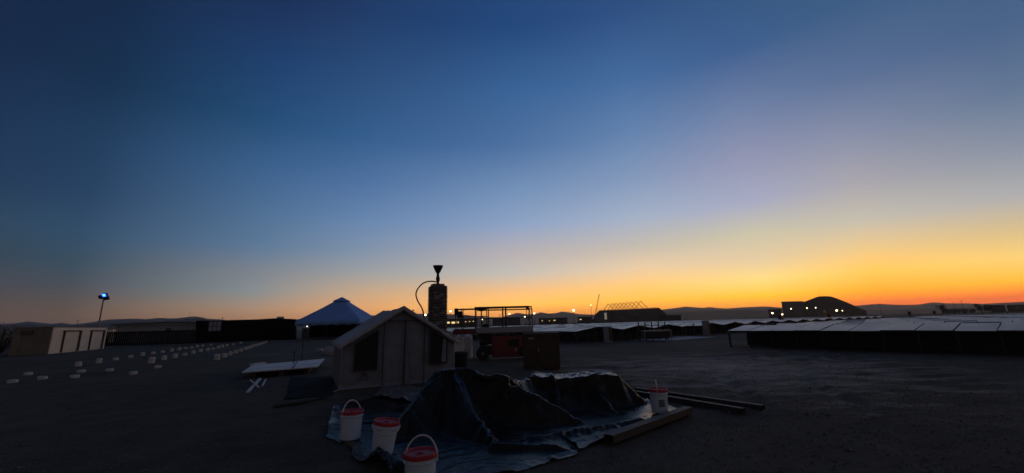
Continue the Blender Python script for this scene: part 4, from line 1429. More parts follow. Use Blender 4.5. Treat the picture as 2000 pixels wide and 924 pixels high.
    # half-drawn curtain in the right window
    MB().prism([(2.60, -0.135, 0.56), (2.74, -0.135, 0.52), (2.74, -0.135, 1.13), (2.66, -0.135, 1.22)], (0, 0.008, 0)).build('window_flap', M['canvas'], t)
    # door: central zip, side zips and top seam
    mb = MB().box((1.58, -0.105, 0.86), (0.028, 0.04, 1.66)); mb.build('zip', M['canvas_trim'], t)
    for x, h in ((1.02, 1.66), (2.12, 1.68)):
        MB().box((x, -0.09, h / 2 + 0.02), (0.014, 0.04, h)).build('seam', M['canvas_trim'], t)
    MB().box((1.57, -0.07, 1.70), (1.06, 0.02, 0.016)).build('seam', M['canvas_trim'], t)
    MB().prism([(1.60, -0.10, 0.06), (1.74, -0.10, 0.06), (1.66, -0.12, 1.05), (1.60, -0.10, 1.60)], (0, 0.01, 0)).build('door_fold', M['canvas'], t)
    # peak-shaped emblem printed under the left window
    ex, ez = 0.55, 0.27
    em = MB()
    for (xa, za, xb, zb) in ((-0.10, 0, 0.0, 0.13), (0.0, 0.13, 0.05, 0.06), (-0.01, 0.0, 0.05, 0.085), (0.05, 0.085, 0.10, 0.0)):
        em.beam((ex + xa, -0.115, ez + za), (ex + xb, -0.115, ez + zb), 0.022, 0.004, (0, 1, 0))
    em.box((ex, -0.115, ez - 0.04), (0.30, 0.004, 0.018))
    em.build('emblem', M['canvas_trim'], t)
    # poles and pegs
    for (x, y) in ((0.0, 0.0), (W, 0.0), (0, Dp), (W, Dp)):
        MB().tube([(x, y, 0), (x, y, zs + 0.03)], 0.02, 8).build('corner_pole', M['metal_grey'], t)
    MB().box((W / 2, Dp / 2, 0.012), (W - 0.04, Dp - 0.04, 0.02)).build('floor', M['ground_sheet'], t)
    # loose mud flap of fabric lying on the dirt along the front
    vv = []; ff = []
    for i in range(61):
        x = -0.05 + (W + 0.1) * i / 60
        for j in range(7):
            g = j / 6
            vv.append((x, -0.005 - (0.10 + 0.10 * noise.noise((x * 1.5, 3, 1))) * g, 0.10 * (1 - g) ** 2 + 0.016 + 0.018 * max(0, noise.noise((x * 5, g * 3, 6)))))
    for i in range(60):
        for j in range(6):
            q = i * 7 + j
            ff.append((q, q + 1, q + 8, q + 7))
    MB().add(vv, ff).build('mud_flap', M['canvas'], t, True)
    for x in (0.02, W - 0.02):
        MB().tube([(x, -0.02, 0.03), (x + (0.25 if x > 1 else -0.25), -0.3, 0.0)], 0.008, 5).build('peg_line', M['bail'], t)


cabin_tent()

# ------------------------------------------------------------------ brick chimney with funnel


def chimney():
    Y = 16.6
    c = at(854.5, 600, Y); base = Vector((c.x, Y, 0))
    H_ = at(854, 559, Y).z
    t = thing('brick_chimney', 'dark square brick chimney rising behind the grey tent', 'chimney', base, R(25.7))
    side = 0.64
    MB().box((0, 0, H_ / 2), (side - 0.06, side - 0.06, H_)).build('core', M['mortar'], t)
    ch = 0.074
    rnd = random.Random(2)
    groups = [MB() for _ in range(3)]
    for k in range(int(H_ / ch)):
        z = (k + 0.5) * ch
        for s in range(4):
            a = R(90 * s)
            n_ = [0.0, 0.34, 0.67, 1.0] if (k + s) % 2 else [0.0, 0.17, 0.5, 0.83, 1.0]
            for u0, u1 in zip(n_, n_[1:]):
                u0 = (u0 - 0.5) * side; u1 = (u1 - 0.5) * side
                if s % 2: u0 = max(u0, -side / 2 + 0.075); u1 = min(u1, side / 2 - 0.075)
                if u1 - u0 < 0.03: continue
                mt = Matrix.Rotation(a, 4, 'Z') @ Matrix.Translation((side / 2 - 0.037 + rnd.uniform(-.003, .006), (u0 + u1) / 2, z)) @ Matrix.Rotation(rnd.uniform(-.02, .02), 4, 'X')
                groups[rnd.choice((0, 0, 0, 1, 1, 2))].box(None, (0.075, (u1 - u0) - 0.014, ch - 0.015), mat=mt)
    for g_, mm_ in zip(groups, ('brick', 'brick_mid', 'brick_pale')):
        tag(g_.build('brick', M[mm_], t), kind='stuff')
    MB().box((-0.01, 0, H_ + 0.03), (side * 0.72, side * 0.72, 0.10)).build('cap', M['metal_dark'], t)
    # the funnel on its pipe
    z0 = H_ + 0.07
    zf = at(855, 534, Y).z; zt = at(855, 519, Y).z
    f = thing('funnel', 'dark wide funnel on a short pipe atop the chimney', 'funnel', (base.x, base.y, z0))
    MB().lathe([(0.06, 0), (0.055, 0.10), (0.075, 0.14), (0.085, 0.26), (0.06, 0.34), (0.055, zf - z0)], 16).build('pipe', M['metal_dark'], f, True)
    MB().lathe([(0.055, zf - z0 - 0.005), (0.10, zf - z0 + 0.05), (0.20, zt - z0 - 0.05), (0.215, zt - z0), (0.20, zt - z0), (0.19, zt - z0 - 0.05), (0.05, zf - z0 + 0.05)], 20).build('cone', M['metal_dark'], f, True)
    # hose arcing from the pipe foot down to the left
    px = [(852, 551), (845, 549.5), (836, 550), (827, 553), (819, 560), (814, 568), (812.5, 576), (815, 586), (820, 595), (824, 602), (826.5, 610), (828, 622), (829, 640)]
    path = [at(x, y, Y - 0.15) for x, y in px]
    path[-1].z = min(path[-1].z, 1.2)
    pts = []
    for i in range(len(path) - 1):
        p0 = path[max(i - 1, 0)]; p1 = path[i]; p2 = path[i + 1]; p3 = path[min(i + 2, len(path) - 1)]
        for k in range(6):
            s = k / 6
            pts.append(0.5 * ((2 * p1) + (p2 - p0) * s + (2 * p0 - 5 * p1 + 4 * p2 - p3) * s * s + (3 * p1 - p0 - 3 * p2 + p3) * s ** 3))
    pts.append(path[-1]); last = path[-1]
    pts += [last + Vector((0.02, 0, -0.5)), Vector((last.x + 0.03, last.y, 0.02))]
    h = MB().tube([p_ - pts[0] for p_ in pts], 0.028, 8).build('hose', M['hose'], None, True)
    h.location = pts[0]
    tag(h, 'thin grey hose arcing left from the chimney top', 'hose')


chimney()

# ------------------------------------------------------------------ scissor lift and things round it


def scissor_lift():
    Y = 18.2
    base = at(985, 690, Y); base.z = 0
    t = thing('scissor_lift', 'red scissor lift with lowered platform and long guard rails', 'scissor lift', base, R(3))

    def X(px): return at(px, 640, Y).x - base.x

    def Z(py, px=985): return at(px, py, Y).z
    ch = MB().box(((X(936) + X(1030)) / 2, 0.55, 0.42), (X(1030) - X(936), 0.9, 0.40))
    bevel(ch.build('chassis', M['metal_dark'], t), 0.03)
    # red side cover with recessed panel and pale sill
    cov = bevel(MB().box(((X(960) + X(1018)) / 2, 0.05, (Z(656) + Z(697)) / 2), (X(1018) - X(960), 0.22, Z(656) - Z(697))).build('side_cover', M['red_paint'], t), 0.025)
    MB().box(((X(993) + X(1012)) / 2, -0.075, Z(670)), (X(1012) - X(993), 0.05, 0.30)).build('control_recess', M['rubber'], cov)
    MB().box((X(1006), -0.09, Z(683)), (0.09, 0.05, 0.16)).build('lever', M['metal_grey'], cov)
    MB().box((X(965), -0.065, (Z(656) + Z(697)) / 2), (0.02, 0.02, Z(658) - Z(695))).build('panel_seam', M['rubber'], cov)
    MB().box(((X(959) + X(1020)) / 2, 0.03, Z(698.5)), (X(1020) - X(959), 0.30, 0.05)).build('sill', M['pale_panel'], t)
    # wheels
    for x in (X(943), X(1024)):
        for y in (0.02, 1.05):
            w = MB().tube([(x, y - 0.11, 0.29), (x, y + 0.11, 0.29)], 0.29, 24).build('wheel', M['rubber'], t)
            MB().tube([(x, y - 0.125, 0.29), (x, y + 0.125, 0.29)], 0.16, 16).build('rim', M['metal_dark'], w)
            MB().tube([(x, y - 0.14, 0.29), (x, y + 0.14, 0.29)], 0.05, 10).build('hub', M['metal_grey'], w)
    # folded scissor arms
    for k in range(3):
        for s in (-1, 1):
            zc = 0.72 + 0.14 * k
            a = (X(936), 0.3 + 0.25 * (s > 0), zc - s * 0.06); b = (X(1030), 0.3 + 0.25 * (s > 0), zc + s * 0.06)
            MB().beam(a, b, 0.06, 0.10).build('scissor_arm', M['metal_dark'], t)
    # main deck with toe board
    zd0, zd1 = Z(651), Z(639.5)
    MB().box(((X(930) + X(1041)) / 2, 0.5, zd0 + 0.04), (X(1041) - X(930), 1.05, 0.07)).build('deck', M['metal_dark'], t)
    for y in (-0.04, 1.04):
        MB().box(((X(930) + X(1041)) / 2, y, (zd0 + zd1) / 2 + 0.03), (X(1041) - X(930), 0.03, zd1 - zd0 - 0.02)).build('toe_board', M['grey_wall'], t)
    # extension deck on the left, red toe board
    MB().box(((X(887) + X(930)) / 2, 0.5, zd0 + 0.10), (X(930) - X(887), 0.9, 0.05)).build('extension_deck', M['metal_dark'], t)
    for y in (0.03, 0.97):
        MB().box(((X(885.5) + X(928)) / 2, y, (Z(641) + Z(651)) / 2), (X(928) - X(885.5), 0.03, Z(641) - Z(651))).build('extension_toe_board', M['red_paint'], t)
    # guard rails
    zt = Z(599.5); zm = Z(621)
    pr = 0.022

    def rail(x0, x1, y, z, r=pr, nm='rail', rnd_right=False):
        pth = [(x0, y, z), (x1 - (0.12 if rnd_right else 0), y, z)]
        if rnd_right:
            pth += [(x1 - 0.04, y, z - 0.03), (x1, y, z - 0.12), (x1, y, zd0)]
        MB().tube(pth, r, 8).build(nm, M['metal_dark'], t, True)
    for y in (-0.03, 1.03):
        rail(X(927), X(1040), y, zt, 0.026, 'rail', True)
        rail(X(930), X(1040), y, zt - 0.11, 0.015)
        rail(X(930), X(1040), y, zm, 0.012)
        for px in (928.5, 940, 983, 989, 1033):
            MB().tube([(X(px), y, zd0), (X(px), y, zt)], 0.02 if px in (983, 989, 928.5) else 0.014, 8).build('rail_post', M['metal_dark'], t)
    for y in (0.04, 0.96):
        rail(X(889), X(950), y, zt - 0.05, 0.020)
        rail(X(889), X(953), y, zm + .1, 0.012)
        for px in (890, 902, 951, 954.5):
            MB().tube([(X(px), y, zd0 + 0.1), (X(px), y, zt - 0.05)], 0.018, 8).build('rail_post', M['metal_dark'], t)
    for z in (zt, zm):
        MB().tube([(X(889), 0.04, z - .05), (X(889), 0.96, z - .05)], 0.02, 8).build('rail', M['metal_dark'], t)
        MB().tube([(X(1040), -.03, z), (X(1040), 1.03, z)], 0.02, 8).build('rail', M['metal_dark'], t)
    # control boxes and clamped bits on the rails
    bevel(MB().box((X(891.5), 0.1, Z(607)), (0.16, 0.30, 0.30)).build('control_box', M['rubber'], t), 0.03)
    bevel(MB().box((X(899.5), -0.03, Z(612.5)), (0.20, 0.20, 0.30)).build('control_box', M['rubber'], t), 0.04)
    lump = MB()
    rn2 = random.Random(4)
    for k in range(14):
        lump.box((X(937 + rn2.random() * 9), -0.05 + rn2.random() * .12, Z(599 + rn2.random() * 6)), (0.08, 0.08, 0.09), rn2.random() * 3)
    lump.build('junction_box', M['rubber'], t)
    cab = MB()
    for k in range(7):
        cab.box((X(948 + k * 4.2), -0.03, zt - 0.04), (0.055 + .02 * (k % 2), 0.06, 0.07))
    cab.build('cable_clip', M['rubber'], t)
    MB().box((X(1032), -0.03, zt - 0.10), (0.13, 0.1, 0.12)).build('rail_latch', M['rubber'], t)
    MB().box((X(949), 0.2, zd1 + 0.06), (0.28, 0.25, 0.22)).build('tool_tray', M['rubber'], t)
    # ladder mesh gate near the middle
    g = MB()
    for k in range(9):
        g.tube([(X(929 + k * 3.4), 0.5, zd0 + 0.1), (X(929 + k * 3.4), 0.5, zm)], 0.006, 4)
    for k in range(5):
        g.tube([(X(929), 0.5, zd0 + 0.2 + k * 0.1), (X(957), 0.5, zd0 + 0.2 + k * 0.1)], 0.006, 4)
    tag(g.build('mesh_gate', M['metal_grey'], t), kind='stuff')


scissor_lift()


def bulk_bag(px0, px1, ytop, ybot, Y, label, seed):
    a = at(px0, ybot, Y); b = at(px1, ytop, Y)
    w = b.x - a.x; h = b.z
    t = thing('bulk_bag', label, 'bag', ((a.x + b.x) / 2, Y, 0), R(8), 'white bulk bags beside the lift')
    n = 12
    vv = []; ff = []
    import bmesh
    bm = bmesh.new(); bmesh.ops.create_cube(bm, size=1.0)
    bmesh.ops.subdivide_edges(bm, edges=bm.edges[:], cuts=9, use_grid_fill=True)
    for v in bm.verts:
        p = v.co
        rr = max(abs(p.x), abs(p.y))
        bul = 1 + 0.16 * (1 - (2 * p.z) ** 2)
        k = 1 - 0.10 * (abs(p.x) * 2 * abs(p.y) * 2) ** 2
        nn = 0.05 * noise.fractal((p.x * 3 + seed, p.y * 3, p.z * 3), 0.9, 2, 4)
        v.co = Vector((p.x * w * bul * k * 0.9 + nn, p.y * w * bul * k * 0.9 + nn, (p.z + 0.5) * h * (1 - 0.10 * (2 * rr) ** 2 * (p.z > 0.3)) + nn * (p.z > -0.4)))
    me = bpy.data.meshes.new('bag_body'); bm.to_mesh(me); bm.free()
    me.polygons.foreach_set('use_smooth', [True] * len(me.polygons)); me.materials.append(M['bulk_bag'])
    link('bag_body', me, t)
    for sx in (-1, 1):
        for sy in (-1, 1):
            MB().tube([(sx * w * .34, sy * w * .34, h * .86), (sx * w * .38, sy * w * .38, h * 1.0), (sx * w * .28, sy * w * .28, h * 1.04), (sx * w * .25, sy * w * .25, h * .9)], 0.018, 6).build('lifting_loop', M['bail'], t, True)


bulk_bag(886, 905, 655, 700, 19.3, 'white bulk bag left of the lift wheel, left of two', 1.0)
bulk_bag(903, 922, 653, 700, 19.6, 'white bulk bag left of the lift wheel, right of two', 3.0)


def black_bin():
    p = G(899, 717); Y = p.y
    w = at(915, 700, Y).x - at(883, 700, Y).x; h = at(899, 688, Y).z
    t = thing('black_bin', 'black lidded bin right behind the corner of the grey tent', 'bin', (p.x, p.y, 0), R(10))
    w *= 0.92
    mb = MB().lathe([(w * .40, 0), (w * .44, 0.03), (w * .50, h * .86), (w * .53, h * .87), (w * .53, h * .90)], 28)
    mb.build('body', M['rubber'], t, True)
    MB().lathe([(w * .545, h * .89), (w * .55, h * .93), (w * .50, h * .99), (w * .3, h * 1.05), (0.001, h * 1.07)], 28).build('lid', M['rubber'], t, True)
    for s in (-1, 1):
        MB().tube([(s * w * .50, -.08, h * .75), (s * w * .58, -.06, h * .75), (s * w * .58, .06, h * .75), (s * w * .50, .08, h * .75)], 0.014, 6).build('handle', M['metal_grey'], t, True)


black_bin()


def crate():
    a = G(1023, 722); b = G(1095, 721)
    w = (b - a).length; Y = a.y
    h = at(1060, 651.5, Y).z
    t = thing('plywood_crate', 'tall dark brown plywood crate right of the scissor lift', 'crate', (a.x, a.y, 0), math.atan2(b.y - a.y, b.x - a.x))
    d = 0.9
    MB().box((w / 2, d / 2, 0.06), (w - 0.04, d, 0.10)).build('pallet', M['plywood'], t)
    bevel(MB().box((w / 2, d / 2, h / 2 + 0.05), (w - 0.05, d - 0.05, h - 0.12)).build('crate_body', M['plywood'], t), 0.008)
    for x0, x1 in ((0.02, 0.40), (0.41, 0.985)):
        bevel(MB().box(((x0 + x1) / 2 * w, -0.005, h / 2 + 0.04), ((x1 - x0) * w, 0.03, h - 0.16)).build('panel', M['plywood'], t), 0.004)
    for x in (0.04, w - 0.04):
        MB().box((x, -0.03, h / 2 + 0.03), (0.07, 0.03, h - 0.1)).build('batten', M['plywood'], t)
    MB().box((w / 2, -0.032, h - 0.06), (w - 0.16, 0.03, 0.08)).build('batten', M['plywood'], t)
    MB().box((w / 2, d / 2 - 0.01, h + 0.005), (w + 0.02, d + 0.06, 0.03)).build('lid', M['plywood'], t)
    x = at(1052, 683, Y).x - a.x
    MB().box((x, -0.035, at(1052, 683, Y).z), (0.03, 0.03, 0.13)).build('handle', M['metal_grey'], t)
    x = at(1037, 661, Y).x - a.x
    MB().box((x, -0.026, at(1037, 661, Y).z), (0.20, 0.006, 0.05)).build('paper_label', M['pale_panel'], t)


crate()

# ------------------------------------------------------------------ foreground: tarp over two heaps, pails, steel tubes
M1 = Vector((-0.92, 7.35, 0)); RIDGE_END = Vector((0.75, 7.75, 0))


HUMP_A = tuple(G(736, 906))[:2]; HUMP_B = tuple(G(800, 946))[:2]     # slack bulge in front of the tilted pail


def seg_d(X, Y, a, b):
    abx, aby = b[0] - a[0], b[1] - a[1]
    t = np.clip(((X - a[0]) * abx + (Y - a[1]) * aby) / (abx * abx + aby * aby), 0, 1)
    return np.hypot(X - a[0] - t * abx, Y - a[1] - t * aby), t


def heap_height(X, Y):
    """the stuff hidden under the tarp: one peaked heap with a spur, one boxy heap, a low bulge"""
    h = np.zeros_like(X)
    # peaked heap with ridges running right, front-right and front-left
    def ridge(pts, fall, w=0.03):
        nonlocal h
        for (x0, y0, z0), (x1, y1, z1) in zip(pts, pts[1:]):
            d, t = seg_d(X, Y, (x0, y0), (x1, y1))
            h = np.maximum(h, z0 + (z1 - z0) * t - fall * np.maximum(d - w, 0))
    ridge([(-1.32, 7.30, 0.76), (-0.98, 7.34, 0.79)], 1.35, 0.07)
    ridge([(-0.98, 7.34, 0.79), (-0.20, 7.10, 0.57), (0.32, 6.90, 0.40), (0.95, 6.62, 0.06)], 1.1)
    ridge([(-1.05, 7.25, 0.74), (-0.62, 6.2, 0.28), (-0.30, 5.55, 0.02)], 0.95)
    ridge([(-1.30, 7.25, 0.74), (-1.60, 6.4, 0.30), (-1.75, 5.95, 0.02)], 1.0)
    ridge([(-1.32, 7.30, 0.74), (-1.95, 7.9, 0.10)], 1.4)
    ridge([(-0.20, 7.10, 0.55), (0.45, 8.25, 0.46)], 1.2)
    # boxy heap
    bx = np.maximum(np.abs(X - 1.16) - 0.80, 0); by = np.maximum(np.abs(Y - 8.35) - 0.34, 0)
    top = 0.51 + 0.03 * np.sin(X * 5)
    h = np.maximum(h, top - 2.2 * np.hypot(bx, by))
    ridge([(1.85, 8.2, 0.50), (2.35, 8.0, 0.10)], 1.6)
    ridge([(1.45, 8.05, 0.46), (1.62, 7.35, 0.05)], 1.5)
    ridge([(0.75, 8.05, 0.44), (0.70, 7.5, 0.16)], 1.5)
    # rolled bulge between the pails
    d, t = seg_d(X, Y, HUMP_A, HUMP_B)
    h = np.maximum(h, 0.17 - 0.02 * t - 1.6 * np.maximum(d - 0.02, 0))
    d, t = seg_d(X, Y, (-0.3, 5.45), (0.5, 5.35))
    h = np.maximum(h, 0.08 - 0.8 * d)
    d, t = seg_d(X, Y, (0.2, 5.75), (1.9, 6.6))
    h = np.maximum(h, 0.06 - 0.6 * d)
    return h


def curve(pts, n):
    pts = [np.array((p.x, p.y)) for p in pts]
    seg = [0.0]
    for a, b in zip(pts, pts[1:]): seg.append(seg[-1] + np.linalg.norm(b - a))
    out = []
    for k in range(n):
        s = seg[-1] * k / (n - 1)
        i = min(max(np.searchsorted(seg, s) - 1, 0), len(pts) - 2)
        t = (s - seg[i]) / (seg[i + 1] - seg[i])
        out.append(pts[i] * (1 - t) + pts[i + 1] * t)
    return np.array(out)


def build_tarp():
    NX, NY = 116, 88
    LB, LF, RF, RB = G(655, 800), G(642, 858), G(1338, 812), G(1262, 782)
    front = curve([LF, G(690, 872), G(722, 922), G(790, 985), G(880, 945), G(985, 919), G(1100, 896), G(1200, 861), G(1285, 834), RF], NX)
    back = curve([LB, G(760, 770), G(842, 760), Vector((-1.4, 8.9, 0)), Vector((-0.2, 9.2, 0)), Vector((1.2, 9.4, 0)), Vector((2.3, 9.2, 0)), RB], NX)
    left = curve([LF, G(650, 830), LB], NY)
    right = curve([RF, G(1300, 795), RB], NY)
    s = np.linspace(0, 1, NX)[None, :, None]; t = np.linspace(0, 1, NY)[:, None, None]
    c00, c10, c01, c11 = front[0], front[-1], back[0], back[-1]
    P2 = (1 - t) * front[None] + t * back[None] + (1 - s) * left[:, None] + s * right[:, None] - ((1 - s) * (1 - t) * c00 + s * (1 - t) * c10 + (1 - s) * t * c01 + s * t * c11)
    rng = np.random.default_rng(5)
    p = np.zeros((NY, NX, 3)); p[..., :2] = P2
    H0 = heap_height(p[..., 0], p[..., 1])
    p[..., 2] = H0 + 0.10 + 0.01 * rng.random((NY, NX))
    # a sheet larger than the ground it covers, laid over the heaps: slack is spread wide round each heap
    SL = 1.06 + 0.22 * np.exp(-((p[..., 0] + 0.7) / 1.0) ** 2 - ((p[..., 1] - 7.2) / 0.9) ** 2) + 0.18 * np.exp(-((p[..., 0] - 1.3) / 1.2) ** 2 - ((p[..., 1] - 8.4) / 0.9) ** 2)
    SL = SL + 0.03 * np.sin(p[..., 0] * 2.3 + 1.0) * np.sin(p[..., 1] * 2.9)
    ex = 1.10

    def rest(a, b):
        d = p[b][..., :2] - p[a][..., :2]
        w_ = 0.5 * (SL[a] + SL[b])
        return np.sqrt((d ** 2).sum(-1)) * w_
    cons = []

    def addc(a, b, st):
        cons.append((a, b, rest(a, b), st))
    S = slice
    for o in (0, 1):
        a = (S(None), S(o, NX - 1, 2)); b = (S(None), S(o + 1, NX, 2)); addc(a, b, 1.0)
        a = (S(o, NY - 1, 2), S(None)); b = (S(o + 1, NY, 2), S(None)); addc(a, b, 1.0)
    for o in (0, 1):
        addc((S(o, NY - 1, 2), S(0, NX - 1)), (S(o + 1, NY, 2), S(1, NX)), 0.5)
        addc((S(o, NY - 1, 2), S(1, NX)), (S(o + 1, NY, 2), S(0, NX - 1)), 0.5)
    bends = []
    for o in (0, 1, 2, 3):
        a = (S(None), S(o, NX - 2, 4)); b = (S(None), S(o + 2, NX, 4)); bends.append((a, b, rest(a, b), 0.07))
        a = (S(o, NY - 2, 4), S(None)); b = (S(o + 2, NY, 4), S(None)); bends.append((a, b, rest(a, b), 0.07))
    v = np.zeros_like(p)
    dt = 1 / 45
    steps = 120
    edge = np.zeros((NY, NX, 1)); edge[0] = edge[-1] = 1; edge[:, 0] = edge[:, -1] = 1
    for it in range(steps):
        v[..., 2] -= 9.8 * dt
        v *= 0.955
        old = p.copy()
        p = p + v * dt
        for sub in range(7):
            for (a, b, L0, st) in (cons + bends if sub % 2 == 0 else cons):
                d = p[b] - p[a]
                ln = np.sqrt((d ** 2).sum(-1)) + 1e-9
                k = (0.5 * st * (ln - L0) / ln)[..., None] * d
                p[a] += k; p[b] -= k
            hh = heap_height(p[..., 0], p[..., 1]) + 0.008
            pen = hh - p[..., 2]
            m_ = pen > 0
            p[..., 2] = np.where(m_, hh, p[..., 2])
        fr = np.where(m_, 0.45, 1.0)[..., None]
        p[..., :2] = old[..., :2] + (p[..., :2] - old[..., :2]) * fr
        v = (p - old) / dt
        sp = np.sqrt((v ** 2).sum(-1, keepdims=True)) + 1e-9
        v *= np.minimum(1, 2.5 / sp)
    p[..., 2] += 0.012
    org = np.array((0.0, 7.0, 0.0))

    # finer mesh, then the sharp creases of stiff plastic: warped triangular folds
    def up(a, k):
        n0, n1 = a.shape[:2]
        y = np.linspace(0, n0 - 1, (n0 - 1) * k + 1); x = np.linspace(0, n1 - 1, (n1 - 1) * k + 1)
        def cub(a, t, ax):
            a = np.moveaxis(a, ax, 0); n = a.shape[0]
            i = np.minimum(t.astype(int), n - 2); f = (t - i).reshape((-1,) + (1,) * (a.ndim - 1))
            g = lambda j: a[np.clip(j, 0, n - 1)]
            p0, p1, p2, p3 = g(i - 1), g(i), g(i + 1), g(i + 2)
            r = 0.5 * (2 * p1 + (p2 - p0) * f + (2 * p0 - 5 * p1 + 4 * p2 - p3) * f ** 2 + (3 * p1 - p0 - 3 * p2 + p3) * f ** 3)
            return np.moveaxis(r, 0, ax)
        return cub(cub(a, y, 0), x, 1)
    p = up(p, 3)
    NY, NX = p.shape[:2]
    X, Y_ = p[..., 0], p[..., 1]

    def smooth_noise(x, y, sc, seed):
        r = np.random.default_rng(seed)
        out = np.zeros_like(x)
        for k in range(9):
            a = r.uniform(0, 2 * np.pi); f = sc * r.uniform(0.5, 1.7)
            out += np.sin((x * np.cos(a) + y * np.sin(a)) * f * 2 * np.pi + r.uniform(0, 6.28))
        return out / 3.0

    def tri(u):
        u = u - np.floor(u)
        return 1 - np.abs(2 * u - 1) * 2
    nrm = np.cross(np.gradient(p, axis=1), np.gradient(p, axis=0))
    nrm /= np.linalg.norm(nrm, axis=-1, keepdims=True) + 1e-9
    if nrm[..., 2].mean() < 0: nrm = -nrm
    H1 = heap_height(X, Y_)
    slope = np.clip(np.hypot(*np.gradient(p[..., 2])) / 0.012, 0, 1)
    disp = np.zeros_like(X)
    # folds fanning out from the peak and from the boxy heap
    for cx, cy, nf, amp, rr in ((-1.15, 7.32, 19, 0.022, 1.8), (1.15, 8.9, 19, 0.018, 1.5), (0.1, 7.0, 11, 0.010, 0.9)):
        dx_, dy_ = X - cx, Y_ - cy
        r_ = np.hypot(dx_, dy_); th = np.arctan2(dy_, dx_)
        w_ = th * nf / (2 * np.pi) + 0.22 * smooth_noise(X, Y_, 0.5, int(nf)) + 0.02 * smooth_noise(X, Y_, 2.6, int(nf) + 3)
        disp += amp * tri(w_) * np.clip(r_ / 0.45, 0, 1) * np.exp(-(r_ / rr) ** 2)
    r = np.random.default_rng(21)
    for k in range(12):
        wl_ = 0.8 * 0.76 ** k
        a = r.uniform(0, np.pi)
        wv = (X * np.cos(a) + Y_ * np.sin(a)) / wl_ + 0.16 * smooth_noise(X, Y_, 0.5 / wl_, 30 + k) + 0.4 * smooth_noise(X, Y_, 0.5, 60 + k)
        mask = np.clip(-0.15 + 1.0 * smooth_noise(X, Y_, 0.5, 90 + k // 3), 0, 1)
        disp += (0.008 if k < 3 else 0.024) * wl_ ** 0.85 * tri(wv) * (0.24 + 1.25 * mask) * (0.40 + 0.60 * slope)
    # folds running along the front skirt
    tt = np.linspace(0, 1, NY)[:, None] * np.ones((1, NX))
    skirt = np.exp(-((tt - 0.10) / 0.10) ** 2)
    disp += skirt * 0.012 * tri(tt * 9 + 0.5 * smooth_noise(X, Y_, 0.5, 7) + 0.2 * smooth_noise(X, Y_, 1.6, 8))
    edge = np.exp(-tt / 0.025) + np.exp(-(1 - tt) / 0.03)
    ss_ = np.linspace(0, 1, NX)[None, :] * np.ones((NY, 1))
    edge += np.exp(-ss_ / 0.02) + np.exp(-(1 - ss_) / 0.02)
    disp += edge * (0.03 * np.maximum(0, smooth_noise(X, Y_, 0.8, 15)) + 0.005 * tri(X * 2.5 + Y_ * 3.1 + 0.4 * smooth_noise(X, Y_, 1.2, 17)))
    p = p + nrm * disp[..., None]
    p[..., 0] += 0.035 * edge * smooth_noise(X, Y_, 0.7, 18); p[..., 1] += 0.035 * edge * smooth_noise(X, Y_, 0.7, 19)
    p[..., 2] = np.where(p[..., 2] < 0.016, 0.016 + 0.15 * np.abs(disp), p[..., 2])
    vv = (p - org).reshape(-1, 3)
    ff = []
    for j in range(NY - 1):
        for i in range(NX - 1):
            q = j * NX + i
            ff.append((q, q + 1, q + NX + 1, q + NX))
    me = bpy.data.meshes.new('tarp')
    me.from_pydata(vv.tolist(), [], ff)
    me.polygons.foreach_set('use_smooth', [True] * len(me.polygons))
    me.materials.append(M['tarp'])
    o = link('tarp', me)
    o.location = org
    tag(o, 'large glossy black plastic tarp draped over two heaps in the foreground', 'tarp')
    return p


TARP = build_tarp()


def tarp_z(x, y):
    d = (TARP[..., 0] - x) ** 2 + (TARP[..., 1] - y) ** 2
    k = np.argsort(d.ravel())[:6]
    return float(TARP[..., 2].ravel()[k].max())


wavy_sheet('plastic_sheet', [G(728, 778), G(822, 792), G(838, 762), G(745, 760)], 60, 40, 0.11, 1.7, M['clear_plastic'], 'crumpled pale plastic sheet at the back left of the black tarp', 'plastic sheet', 6.0, zoff=0.06)


